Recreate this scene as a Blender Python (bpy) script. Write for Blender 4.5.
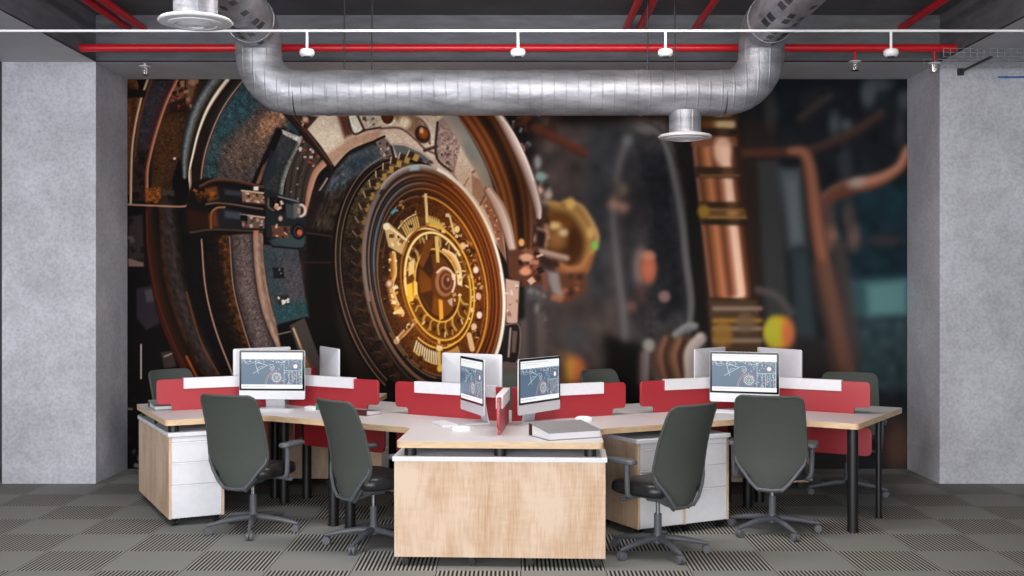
import bpy, bmesh, math, random
import numpy as np
from mathutils import Vector, Matrix

for o in list(bpy.data.objects): bpy.data.objects.remove(o)
SC = bpy.context.scene
COL = SC.collection
R = math.radians
F_PX, CAM_H = 1123.0, 1.70              # focal length in pixels of the 1024-wide frame, eye height

# ------------------------------------------------------------------ camera
cam_data = bpy.data.cameras.new('camera'); cam = bpy.data.objects.new('camera', cam_data); COL.objects.link(cam)
cam_data.sensor_width = 36.0; cam_data.lens = F_PX / 1024 * 36.0; cam_data.clip_end = 100
cam.location = (0, 0, CAM_H); cam.rotation_euler = (R(90), 0, 0)
SC.camera = cam

# ------------------------------------------------------------------ view, world, lights
SC.view_settings.view_transform = 'Standard'; SC.view_settings.look = 'None'
SC.view_settings.gamma = 1.0; SC.view_settings.use_curve_mapping = False
SC.view_settings.exposure = 0.0
world = bpy.data.worlds.new('daylight'); SC.world = world; world.use_nodes = True
bg = world.node_tree.nodes['Background']; bg.inputs[0].default_value = (0.93, 0.96, 1.0, 1); bg.inputs[1].default_value = 2.4

def area(name, loc, target, size, size_y, power, color=(1, 1, 1)):
    d = bpy.data.lights.new(name, 'AREA'); d.shape = 'RECTANGLE'; d.size = size; d.size_y = size_y
    d.energy = power; d.color = color
    o = bpy.data.objects.new(name, d); COL.objects.link(o); o.location = loc
    o.rotation_euler = (Vector(target) - Vector(loc)).to_track_quat('-Z', 'Y').to_euler()
    return o
area('unseen_key_area', (-2.6, -3.2, 2.1), (0.0, 10.0, 1.5), 10.6, 3.0, 780, (0.97, 0.98, 1.0))  # unseen area light added as soft key behind the camera; no window built
area('unseen_overhead_light', (-2.3, 6.0, 4.0), (-2.3, 6.9, 0.0), 1.6, 0.9, 85, (1.0, 0.99, 0.98))  # unseen light added overhead to even out the room
area('unseen_overhead_light', (0.0, 7.0, 4.02), (0.0, 7.9, 0.0), 2.6, 1.0, 120, (1.0, 0.98, 0.96))  # unseen light added overhead to brighten the columns' inner faces
area('unseen_overhead_light', (1.8, 6.0, 4.0), (1.8, 6.8, 0.0), 0.9, 0.6, 78, (1.0, 0.87, 0.70))
# ------------------------------------------------------------------ helpers
def lin(c):
    out = []
    for v in c:
        v = v / 255.0
        out.append(v / 12.92 if v <= .04045 else ((v + .055) / 1.055) ** 2.4)
    return (out[0], out[1], out[2], 1.0)

def mat(name, col, rough=.5, metal=0.0, spec=.5, noise=0.0, nscale=20.0, bump=0.0, coat=0.0, stretch=None):
    m = bpy.data.materials.new(name); m.use_nodes = True
    nt = m.node_tree; b = nt.nodes['Principled BSDF']
    b.inputs['Base Color'].default_value = lin(col); b.inputs['Roughness'].default_value = rough
    b.inputs['Metallic'].default_value = metal; b.inputs['Specular IOR Level'].default_value = spec
    if coat: b.inputs['Coat Weight'].default_value = coat; b.inputs['Coat Roughness'].default_value = .15
    if noise or bump:
        tc = nt.nodes.new('ShaderNodeTexCoord'); mp = nt.nodes.new('ShaderNodeMapping')
        if stretch: mp.inputs['Scale'].default_value = stretch
        n = nt.nodes.new('ShaderNodeTexNoise'); n.inputs['Scale'].default_value = nscale; n.inputs['Detail'].default_value = 5
        nt.links.new(tc.outputs['Object'], mp.inputs[0]); nt.links.new(mp.outputs[0], n.inputs['Vector'])
        if noise:
            r = nt.nodes.new('ShaderNodeValToRGB')
            a = lin([max(0, v * (1 - noise)) for v in col]); c = lin([min(255, v * (1 + noise)) for v in col])
            r.color_ramp.elements[0].color = a; r.color_ramp.elements[1].color = c
            r.color_ramp.elements[0].position = .3; r.color_ramp.elements[1].position = .7
            nt.links.new(n.outputs['Fac'], r.inputs[0]); nt.links.new(r.outputs[0], b.inputs['Base Color'])
        if bump:
            bp = nt.nodes.new('ShaderNodeBump'); bp.inputs['Strength'].default_value = bump; bp.inputs['Distance'].default_value = .01
            nt.links.new(n.outputs['Fac'], bp.inputs['Height']); nt.links.new(bp.outputs[0], b.inputs['Normal'])
    return m

class MB:
    """collects shapes into one mesh"""
    def __init__(s): s.v = []; s.f = []; s.mi = []; s.m = 0
    def add(s, vs, fs, M=None):
        o = len(s.v)
        for p in vs:
            p = Vector(p)
            if M is not None: p = M @ p
            s.v.append(p)
        for f in fs: s.f.append([i + o for i in f]); s.mi.append(s.m)
        return s
    def box(s, c, d, M=None):
        x, y, z = c; a, b, e = d[0] / 2, d[1] / 2, d[2] / 2
        vs = [(x + i * a, y + j * b, z + k * e) for k in (-1, 1) for j in (-1, 1) for i in (-1, 1)]
        return s.add(vs, [(0, 2, 3, 1), (4, 5, 7, 6), (0, 1, 5, 4), (2, 6, 7, 3), (0, 4, 6, 2), (1, 3, 7, 5)], M)
    def tube(s, pts, r, n=14, cap=True, M=None, flat=None):
        P = [Vector(p) for p in pts]; k = len(P)
        rr = r if isinstance(r, (list, tuple)) else [r] * k
        vs, fs = [], []
        T0 = (P[1] - P[0]).normalized()
        ref = Vector((0, 0, 1)) if abs(T0.z) < .9 else Vector((1, 0, 0))
        N = (ref - T0 * ref.dot(T0)).normalized()
        for i in range(k):
            T = ((P[i] - P[i - 1]).normalized() if i else Vector()) + ((P[i + 1] - P[i]).normalized() if i < k - 1 else Vector())
            T.normalize(); N = (N - T * N.dot(T)).normalized(); B = T.cross(N)
            sc = 1.0
            if 0 < i < k - 1:
                c = T.dot((P[i + 1] - P[i]).normalized()); sc = 1 / max(c, .5)
            for j in range(n):
                a = 2 * math.pi * j / n
                ca, sa = math.cos(a), math.sin(a)
                if flat: ca *= flat
                vs.append(P[i] + (N * ca + B * sa) * rr[i] * (sc if 0 < i < k - 1 and sc < 1.2 else 1))
        for i in range(k - 1):
            for j in range(n):
                a, b = i * n + j, i * n + (j + 1) % n
                fs.append((a, b, b + n, a + n))
        if cap: fs.append(tuple(range(n))[::-1]); fs.append(tuple(range((k - 1) * n, k * n)))
        return s.add(vs, fs, M)
    def cyl(s, c, r, z0, z1, n=20, M=None): return s.tube([(c[0], c[1], z0), (c[0], c[1], z1)], r, n, True, M)
    def prism(s, poly, z0, z1, M=None):
        n = len(poly)
        vs = [(x, y, z0) for x, y in poly] + [(x, y, z1) for x, y in poly]
        fs = [tuple(range(n))[::-1], tuple(range(n, 2 * n))] + [(i, (i + 1) % n, n + (i + 1) % n, n + i) for i in range(n)]
        return s.add(vs, fs, M)
    def ring(s, outer, inner, z0, z1, M=None):
        n = len(outer)
        vs = [(x, y, z0) for x, y in outer] + [(x, y, z1) for x, y in outer] + [(x, y, z0) for x, y in inner] + [(x, y, z1) for x, y in inner]
        fs = []
        for i in range(n):
            j = (i + 1) % n
            fs += [(i, j, n + j, n + i), (2 * n + i, 3 * n + i, 3 * n + j, 2 * n + j), (n + i, n + j, 3 * n + j, 3 * n + i), (i, 2 * n + i, 2 * n + j, j)]
        return s.add(vs, fs, M)
    def lathe(s, prof, n=32, M=None):
        k = len(prof); vs, fs = [], []
        for r, z in prof:
            for j in range(n):
                a = 2 * math.pi * j / n; vs.append((r * math.cos(a), r * math.sin(a), z))
        for i in range(k - 1):
            for j in range(n):
                a, b = i * n + j, i * n + (j + 1) % n
                fs.append((a, b, b + n, a + n))
        fs.append(tuple(range(n))[::-1]); fs.append(tuple(range((k - 1) * n, k * n)))
        return s.add(vs, fs, M)
    def sheet(s, fn, nu, nv, th, M=None):
        """thick curved sheet: fn(u,v) -> (point, normal)"""
        vs, fs = [], []
        for side in (0, 1):
            for i in range(nu + 1):
                for j in range(nv + 1):
                    p, nn = fn(i / nu, j / nv); vs.append(Vector(p) + Vector(nn) * (th if side else 0))
        N = (nu + 1) * (nv + 1); q = lambda i, j: i * (nv + 1) + j
        for i in range(nu):
            for j in range(nv):
                fs.append((q(i, j), q(i + 1, j), q(i + 1, j + 1), q(i, j + 1)))
                fs.append((N + q(i, j), N + q(i, j + 1), N + q(i + 1, j + 1), N + q(i + 1, j)))
        edge = [q(i, 0) for i in range(nu)] + [q(nu, j) for j in range(nv)] + [q(i, nv) for i in range(nu, 0, -1)] + [q(0, j) for j in range(nv, 0, -1)]
        for a, b in zip(edge, edge[1:] + edge[:1]): fs.append((a, N + a, N + b, b))
        return s.add(vs, fs, M)
    def build(s, name, material, parent=None, bevel=0.0, seg=2, angle=35, M=None, fix=True, subsurf=0):
        me = bpy.data.meshes.new(name)
        me.from_pydata([tuple(p) for p in s.v], [], s.f)
        for mm in (material if isinstance(material, (list, tuple)) else [material]): me.materials.append(mm)
        for p, k in zip(me.polygons, s.mi): p.material_index = k; p.use_smooth = True
        if fix:
            b = bmesh.new(); b.from_mesh(me); bmesh.ops.recalc_face_normals(b, faces=b.faces); b.to_mesh(me); b.free()
        me.set_sharp_from_angle(angle=R(angle))
        o = bpy.data.objects.new(name, me); COL.objects.link(o)
        if parent is not None: o.parent = parent
        if M is not None: o.matrix_local = M
        if bevel:
            md = o.modifiers.new('edge', 'BEVEL'); md.width = bevel; md.segments = seg; md.limit_method = 'ANGLE'; md.angle_limit = R(40); md.harden_normals = False
        if subsurf:
            md = o.modifiers.new('round', 'SUBSURF'); md.levels = subsurf; md.render_levels = subsurf
        return o

def tag(o, label, cat, group=None):
    o['label'] = label; o['category'] = cat
    if group: o['group'] = group
    return o
def thing(name, label, cat, loc=(0, 0, 0), rz=0.0, group=None):
    o = bpy.data.objects.new(name, None); o.empty_display_size = .1; COL.objects.link(o)
    o.location = loc; o.rotation_euler = (0, 0, rz); return tag(o, label, cat, group)
def structure(o): o['kind'] = 'structure'; return o
def dup(root, loc, rz, label, group=None):
    r = root.copy(); COL.objects.link(r); r.location = loc; r.rotation_euler = (0, 0, rz); r['label'] = label
    if group: r['group'] = group
    for ch in list(root.children):
        c = ch.copy(); COL.objects.link(c); c.parent = r
        for g in list(ch.children):
            d = g.copy(); COL.objects.link(d); d.parent = c
    return r
def rounded(pts, rad, n=6):
    """round every corner of a polygon (radius number or list)"""
    out = []; k = len(pts)
    for i in range(k):
        p0, p1, p2 = Vector(pts[i - 1]), Vector(pts[i]), Vector(pts[(i + 1) % k])
        r = rad[i] if isinstance(rad, (list, tuple)) else rad
        if r <= 0: out.append(tuple(p1)); continue
        a = (p0 - p1).normalized(); b = (p2 - p1).normalized()
        ang = math.acos(max(-1, min(1, a.dot(b)))); t = min(r / math.tan(ang / 2), .49 * min((p0 - p1).length, (p2 - p1).length))
        r = t * math.tan(ang / 2)
        c = p1 + (a + b).normalized() * (r / math.sin(ang / 2))
        s0 = p1 + a * t - c; s1 = p1 + b * t - c
        a0 = math.atan2(s0.y, s0.x); a1 = math.atan2(s1.y, s1.x); d = (a1 - a0 + math.pi) % (2 * math.pi) - math.pi
        out += [(c.x + r * math.cos(a0 + d * j / n), c.y + r * math.sin(a0 + d * j / n)) for j in range(n + 1)]
    return out
def inset(poly, d):
    out = []; k = len(poly); A = sum(poly[i - 1][0] * poly[i][1] - poly[i][0] * poly[i - 1][1] for i in range(k))
    for i in range(k):
        p0, p1, p2 = Vector(poly[i - 1]), Vector(poly[i]), Vector(poly[(i + 1) % k])
        e = ((p1 - p0).normalized() + (p2 - p1).normalized()).normalized()
        nrm = Vector((-e.y, e.x)) * (1 if A > 0 else -1)
        out.append(tuple(p1 + nrm * d))
    return out
def TR(x=0, y=0, z=0, rz=0): return Matrix.Translation((x, y, z)) @ Matrix.Rotation(rz, 4, 'Z')

# ------------------------------------------------------------------ materials
M_CONC = mat('raw_concrete', (176, 176, 184), .75, noise=.07, nscale=5, bump=.25)
def concrete():
    m = M_CONC; nt = m.node_tree; b = nt.nodes['Principled BSDF']
    tc = nt.nodes.new('ShaderNodeTexCoord')
    n1 = nt.nodes.new('ShaderNodeTexNoise'); n1.inputs['Scale'].default_value = 2.2; n1.inputs['Detail'].default_value = 8; n1.inputs['Roughness'].default_value = .68
    n2 = nt.nodes.new('ShaderNodeTexNoise'); n2.inputs['Scale'].default_value = 38; n2.inputs['Detail'].default_value = 3
    v = nt.nodes.new('ShaderNodeTexVoronoi'); v.inputs['Scale'].default_value = 13; v.feature = 'F1'
    for n in (n1, n2, v): nt.links.new(tc.outputs['Object'], n.inputs['Vector'])
    r1 = nt.nodes.new('ShaderNodeValToRGB'); r1.color_ramp.elements[0].position = .32; r1.color_ramp.elements[1].position = .7
    r1.color_ramp.elements[0].color = lin((174, 174, 182)); r1.color_ramp.elements[1].color = lin((204, 204, 213))
    nt.links.new(n1.outputs['Fac'], r1.inputs[0])
    mx = nt.nodes.new('ShaderNodeMix'); mx.data_type = 'RGBA'; mx.blend_type = 'MULTIPLY'; mx.inputs[0].default_value = 1
    r2 = nt.nodes.new('ShaderNodeValToRGB'); r2.color_ramp.elements[0].position = .36; r2.color_ramp.elements[1].position = .6
    r2.color_ramp.elements[0].color = (.82, .82, .82, 1); r2.color_ramp.elements[1].color = (1, 1, 1, 1)
    nt.links.new(n2.outputs['Fac'], r2.inputs[0])
    nt.links.new(r1.outputs[0], mx.inputs['A']); nt.links.new(r2.outputs[0], mx.inputs['B'])
    mx2 = nt.nodes.new('ShaderNodeMix'); mx2.data_type = 'RGBA'; mx2.blend_type = 'MULTIPLY'; mx2.inputs[0].default_value = 1
    r3 = nt.nodes.new('ShaderNodeValToRGB'); r3.color_ramp.elements[0].position = .05; r3.color_ramp.elements[1].position = .11
    r3.color_ramp.elements[0].color = (.72, .72, .72, 1); r3.color_ramp.elements[1].color = (1, 1, 1, 1)     # pinholes
    nt.links.new(v.outputs['Distance'], r3.inputs[0])
    nt.links.new(mx.outputs['Result'], mx2.inputs['A']); nt.links.new(r3.outputs[0], mx2.inputs['B'])
    nt.links.new(mx2.outputs['Result'], b.inputs['Base Color'])
concrete()
M_CEIL = mat('dark_ceiling_paint', (92, 93, 98), .8, noise=.08, nscale=3, bump=.12)
M_BEAM = mat('shaded_beam_grey', (96, 97, 103), .8, noise=.10, nscale=4, bump=.2, stretch=(1, 1, 5))  # darkened to stand in for the front light the beam face misses
M_BOUNCE = mat('floor_bounce_slab', (190, 190, 195), .7, noise=.03, nscale=3)  # pale tone paints floor-bounce light onto the beam undersides
M_WALL = mat('dark_wall_paint', (70, 72, 78), .8, noise=.05, nscale=3)
M_RED = mat('red_pipe_paint', (196, 22, 36), .35, spec=.5, noise=.04, nscale=9)
M_WHITEP = mat('white_plastic', (226, 226, 230), .4, noise=.01)
M_WIRE = mat('galvanised_wire', (150, 152, 156), .45, metal=.3, noise=.05)
M_DARKM = mat('dark_metal', (50, 51, 55), .5, metal=.3, noise=.05)
M_BLUE = mat('blue_conduit', (40, 110, 176), .4, noise=.03)
M_TOP = mat('white_laminate', (206, 203, 205), .38, noise=.012, nscale=60)
M_WHITE = mat('white_lacquer', (227, 227, 232), .35, noise=.012, nscale=30)
M_BLACK = mat('black_tube', (24, 24, 26), .38, noise=.06, nscale=30)
M_SCREENRED = mat('red_panel', (166, 36, 46), .40, spec=.85, noise=.02, nscale=90)
M_MESH = mat('grey_green_mesh', (76, 80, 76), .78, spec=.25, noise=.05, nscale=160, bump=.15)
M_FRAME = mat('grey_nylon', (88, 90, 96), .45, noise=.04, nscale=40)
M_CASTER = mat('caster_grey', (92, 93, 98), .5, noise=.04)
M_LEATHER = mat('black_leather', (34, 33, 34), .36, noise=.1, nscale=50, bump=.1)
M_CHROME = mat('bright_metal', (200, 202, 206), .22, metal=1, noise=.02)
M_ALU = mat('silver_shell', (214, 215, 221), .36, metal=.12, noise=.01)
M_BEZEL = mat('black_glass', (12, 12, 14), .12, noise=.02)
M_COVER = mat('grey_binder_cover', (134, 132, 134), .45, noise=.05, nscale=40)
M_SPINE = mat('brown_binder_edge', (82, 50, 46), .5, noise=.08)
M_PAGES = mat('paper_stack', (226, 224, 226), .7, noise=.05, nscale=30, stretch=(1, 1, 60))
M_GREEN = mat('green_tag', (70, 150, 118), .5, noise=.03)
M_DARKCOVER = mat('dark_red_cover', (74, 26, 30), .2, noise=.06)

def wood(name, base, dark, axis):
    m = bpy.data.materials.new(name); m.use_nodes = True; nt = m.node_tree; b = nt.nodes['Principled BSDF']
    b.inputs['Roughness'].default_value = .48; b.inputs['Specular IOR Level'].default_value = .35
    tc = nt.nodes.new('ShaderNodeTexCoord')
    def nz(sc, det, stretch, dist=0.0):
        mp = nt.nodes.new('ShaderNodeMapping'); mp.inputs['Scale'].default_value = stretch
        n = nt.nodes.new('ShaderNodeTexNoise'); n.inputs['Scale'].default_value = sc; n.inputs['Detail'].default_value = det; n.inputs['Distortion'].default_value = dist
        nt.links.new(tc.outputs['Object'], mp.inputs[0]); nt.links.new(mp.outputs[0], n.inputs['Vector']); return n
    a = nz(3.2, 6, (1.6, 1.6, .55), .8); f = nz(70, 3, (1.4, 1.4, .1)); c = nz(26, 2, (.25, .25, 1.2))
    mth = nt.nodes.new('ShaderNodeMath'); mth.operation = 'MULTIPLY_ADD'; mth.inputs[1].default_value = .5
    nt.links.new(f.outputs['Fac'], mth.inputs[0]); nt.links.new(a.outputs['Fac'], mth.inputs[2])
    m2 = nt.nodes.new('ShaderNodeMath'); m2.operation = 'MULTIPLY_ADD'; m2.inputs[1].default_value = .22
    nt.links.new(c.outputs['Fac'], m2.inputs[0]); nt.links.new(mth.outputs[0], m2.inputs[2])
    r = nt.nodes.new('ShaderNodeValToRGB'); r.color_ramp.elements[0].position = .66; r.color_ramp.elements[0].color = lin(dark)
    r.color_ramp.elements[1].position = 1.0; r.color_ramp.elements[1].color = lin(base)
    nt.links.new(m2.outputs[0], r.inputs[0]); nt.links.new(r.outputs[0], b.inputs['Base Color'])
    return m
M_WOOD = wood('birch_board', (224, 198, 173), (198, 160, 126), 'z')
M_EDGE = mat('birch_edge_strip', (220, 188, 150), .45, noise=.05, nscale=12, stretch=(1, 1, 4))

def carpet():
    m = bpy.data.materials.new('striped_carpet_tiles'); m.use_nodes = True; nt = m.node_tree; b = nt.nodes['Principled BSDF']
    b.inputs['Roughness'].default_value = .95; b.inputs['Specular IOR Level'].default_value = .1
    N = nt.nodes.new; Lk = nt.links.new
    def math_(op, a, bb=None, c=None):
        n = N('ShaderNodeMath'); n.operation = op
        for i, q in enumerate((a, bb, c)):
            if q is None: continue
            if isinstance(q, (int, float)): n.inputs[i].default_value = q
            else: Lk(q, n.inputs[i])
        return n.outputs[0]
    tc = N('ShaderNodeTexCoord'); sp = N('ShaderNodeSeparateXYZ'); Lk(tc.outputs['Object'], sp.inputs[0])
    x = math_('ADD', sp.outputs['X'], 3.0 + 100 * .509); y = math_('ADD', sp.outputs['Y'], 50.0 - .253)
    tx = math_('FLOOR', math_('DIVIDE', x, .509)); ty = math_('FLOOR', math_('MULTIPLY', y, 2.0))
    chk = math_('MODULO', math_('ADD', tx, ty), 2.0)
    # striped tile: light threads running towards the mural
    def pulse(v, per, duty, soft):
        ph = math_('FRACT', math_('DIVIDE', v, per))
        d = math_('ABSOLUTE', math_('SUBTRACT', ph, .5))
        mr = N('ShaderNodeMapRange'); mr.inputs['From Min'].default_value = duty / 2 + soft; mr.inputs['From Max'].default_value = duty / 2 - soft
        Lk(d, mr.inputs['Value']); return mr.outputs['Result']
    thin = pulse(x, .02545, .45, .12)
    across = pulse(y, .0227, .5, .2)
    nz = N('ShaderNodeTexNoise'); nz.inputs['Scale'].default_value = 160; Lk(tc.outputs['Object'], nz.inputs['Vector'])
    nl = N('ShaderNodeTexNoise'); nl.inputs['Scale'].default_value = 1.1; Lk(tc.outputs['Object'], nl.inputs['Vector'])
    def mix(f, a, c):
        n = N('ShaderNodeMix'); n.data_type = 'RGBA'
        if isinstance(f, (int, float)): n.inputs[0].default_value = f
        else: Lk(f, n.inputs[0])
        for k, q in (('A', a), ('B', c)):
            if isinstance(q, tuple): n.inputs[k].default_value = q
            else: Lk(q, n.inputs[k])
        return n.outputs['Result']
    s1 = mix(thin, lin((38, 38, 37)), lin((168, 166, 161)))
    s2 = s1
    s3 = mix(across, lin((126, 127, 124)), lin((142, 143, 140)))
    c = mix(chk, s3, s2)
    c2 = N('ShaderNodeMix'); c2.data_type = 'RGBA'; c2.blend_type = 'MULTIPLY'; c2.inputs[0].default_value = 1
    rr = N('ShaderNodeValToRGB'); rr.color_ramp.elements[0].position = .25; rr.color_ramp.elements[1].position = .75
    rr.color_ramp.elements[0].color = (.78, .78, .78, 1); rr.color_ramp.elements[1].color = (1.1, 1.1, 1.1, 1)
    Lk(nz.outputs['Fac'], rr.inputs[0]); Lk(c, c2.inputs['A']); Lk(rr.outputs[0], c2.inputs['B'])
    Lk(c2.outputs['Result'], b.inputs['Base Color'])
    bp = N('ShaderNodeBump'); bp.inputs['Strength'].default_value = .3; bp.inputs['Distance'].default_value = .003
    Lk(nz.outputs['Fac'], bp.inputs['Height']); Lk(bp.outputs[0], b.inputs['Normal'])
    return m
M_CARPET = carpet()

def duct_metal(name, painted_reflections):
    m = bpy.data.materials.new(name); m.use_nodes = True; nt = m.node_tree; b = nt.nodes['Principled BSDF']
    N = nt.nodes.new; Lk = nt.links.new
    b.inputs['Metallic'].default_value = .5
    tc = N('ShaderNodeTexCoord')
    mp = N('ShaderNodeMapping'); mp.inputs['Scale'].default_value = (.35, .35, 1.6) if not painted_reflections else (1.3, .4, 1.3)
    n = N('ShaderNodeTexNoise'); n.inputs['Scale'].default_value = 7; n.inputs['Detail'].default_value = 7; n.inputs['Roughness'].default_value = .62
    Lk(tc.outputs['Object'], mp.inputs[0]); Lk(mp.outputs[0], n.inputs['Vector'])
    r = N('ShaderNodeValToRGB'); r.color_ramp.elements[0].position = .34; r.color_ramp.elements[0].color = lin((122, 122, 128)); r.color_ramp.elements[1].position = .68; r.color_ramp.elements[1].color = lin((176, 176, 183))
    Lk(n.outputs['Fac'], r.inputs[0])
    rr = N('ShaderNodeMapRange'); rr.inputs['To Min'].default_value = .34; rr.inputs['To Max'].default_value = .56; Lk(n.outputs['Fac'], rr.inputs['Value']); Lk(rr.outputs[0], b.inputs['Roughness'])
    w = N('ShaderNodeTexWave'); w.wave_type = 'BANDS'; w.bands_direction = 'X' if not painted_reflections else 'Y'; w.inputs['Scale'].default_value = 3.4; w.wave_profile = 'SIN'
    Lk(tc.outputs['Object'], w.inputs['Vector'])
    wr = N('ShaderNodeValToRGB'); wr.color_ramp.elements[0].position = .93; wr.color_ramp.elements[1].position = 1.0; Lk(w.outputs['Fac'], wr.inputs[0])
    n3 = N('ShaderNodeTexNoise'); n3.inputs['Scale'].default_value = 55; n3.inputs['Detail'].default_value = 3; Lk(tc.outputs['Object'], n3.inputs['Vector'])
    ad = N('ShaderNodeMath'); ad.operation = 'MULTIPLY_ADD'; ad.inputs[1].default_value = .5; Lk(wr.outputs[0], ad.inputs[0])
    a2 = N('ShaderNodeMath'); a2.operation = 'MULTIPLY_ADD'; a2.inputs[1].default_value = .5; Lk(n3.outputs['Fac'], a2.inputs[0]); Lk(n.outputs['Fac'], a2.inputs[2]); Lk(a2.outputs[0], ad.inputs[2])
    bp = N('ShaderNodeBump'); bp.inputs['Strength'].default_value = .5; bp.inputs['Distance'].default_value = .012
    Lk(ad.outputs[0], bp.inputs['Height']); Lk(bp.outputs[0], b.inputs['Normal'])
    col = r.outputs[0]
    if painted_reflections:                                   # dark reflections on the foil, painted as rows of patches
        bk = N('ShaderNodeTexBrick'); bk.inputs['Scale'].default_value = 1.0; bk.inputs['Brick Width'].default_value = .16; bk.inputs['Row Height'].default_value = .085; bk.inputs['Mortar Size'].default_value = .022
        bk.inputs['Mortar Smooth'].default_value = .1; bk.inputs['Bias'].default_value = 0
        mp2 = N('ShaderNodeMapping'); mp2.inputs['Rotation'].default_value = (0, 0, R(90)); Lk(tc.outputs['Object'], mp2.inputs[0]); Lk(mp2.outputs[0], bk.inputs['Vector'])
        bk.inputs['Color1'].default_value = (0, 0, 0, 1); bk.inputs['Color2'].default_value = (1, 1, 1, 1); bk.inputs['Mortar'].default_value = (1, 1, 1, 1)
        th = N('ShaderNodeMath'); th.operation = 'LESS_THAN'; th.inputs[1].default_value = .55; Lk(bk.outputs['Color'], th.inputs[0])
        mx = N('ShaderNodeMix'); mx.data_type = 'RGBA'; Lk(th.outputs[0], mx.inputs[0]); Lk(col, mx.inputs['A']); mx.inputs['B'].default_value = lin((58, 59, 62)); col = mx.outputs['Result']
    Lk(col, b.inputs['Base Color'])
    return m
M_DUCT = duct_metal('silver_foil_duct', False)
M_SLEEVE = duct_metal('foil_sleeve_reflections', True)
# ------------------------------------------------------------------ the room
Y_WALL, Y_COL = 10.556, 9.755           # mural wall, front face of columns and of the beam
XL, XR = -3.615, 3.715                  # inner faces of the two columns
Z_BEAM, Z_CEIL = 3.663, 4.07
X_OUT, Y_BACK = 8.0, -3.4
def room():
    structure(MB().box((0, (Y_WALL + Y_BACK) / 2, -.05), (2 * X_OUT, Y_WALL - Y_BACK, .1)).build('floor', M_CARPET))
    structure(MB().box((0, (Y_WALL + Y_BACK) / 2, Z_CEIL + .05), (2 * X_OUT, Y_WALL - Y_BACK, .1)).build('ceiling', M_CEIL))
    structure(MB().box((0, Y_WALL + .1, (Z_CEIL) / 2), (2 * X_OUT, .2, Z_CEIL)).build('wall_back', M_WALL))
    structure(MB().box((-X_OUT - .1, (Y_WALL + Y_BACK) / 2, Z_CEIL / 2), (.2, Y_WALL - Y_BACK, Z_CEIL)).build('wall_left', M_WALL))
    structure(MB().box((X_OUT + .1, (Y_WALL + Y_BACK) / 2, Z_CEIL / 2), (.2, Y_WALL - Y_BACK, Z_CEIL)).build('wall_right', M_WALL))
    w = .815
    structure(MB().box((XL - w / 2, (Y_COL + Y_WALL) / 2, Z_BEAM / 2), (w, Y_WALL - Y_COL, Z_BEAM)).build('trim_1', M_CONC))['label'] = 'raw concrete column left of the mural'
    structure(MB().box((XR + w / 2, (Y_COL + Y_WALL) / 2, Z_BEAM / 2), (w, Y_WALL - Y_COL, Z_BEAM)).build('trim_2', M_CONC))['label'] = 'raw concrete column right of the mural'
    h = Z_CEIL - Z_BEAM; zc = (Z_CEIL + Z_BEAM) / 2
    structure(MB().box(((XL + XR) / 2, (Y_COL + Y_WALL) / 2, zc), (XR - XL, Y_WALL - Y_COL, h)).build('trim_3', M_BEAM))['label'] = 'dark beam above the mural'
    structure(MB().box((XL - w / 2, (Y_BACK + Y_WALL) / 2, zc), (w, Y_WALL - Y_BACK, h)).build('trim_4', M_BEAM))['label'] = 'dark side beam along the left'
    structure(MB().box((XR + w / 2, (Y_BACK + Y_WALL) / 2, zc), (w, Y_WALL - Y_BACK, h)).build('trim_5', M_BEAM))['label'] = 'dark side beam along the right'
    t = .012  # thin added slabs that carry the painted bounce light
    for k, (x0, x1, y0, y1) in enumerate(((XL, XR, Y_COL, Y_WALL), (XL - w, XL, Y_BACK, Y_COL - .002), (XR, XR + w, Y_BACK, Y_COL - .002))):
        structure(MB().box(((x0 + x1) / 2, (y0 + y1) / 2, Z_BEAM + t / 2 - .001), (x1 - x0, y1 - y0, t)).build('trim_%d' % (6 + k), M_BOUNCE))['label'] = 'added slab under a beam, pale to stand in for floor bounce'
room()
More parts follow.
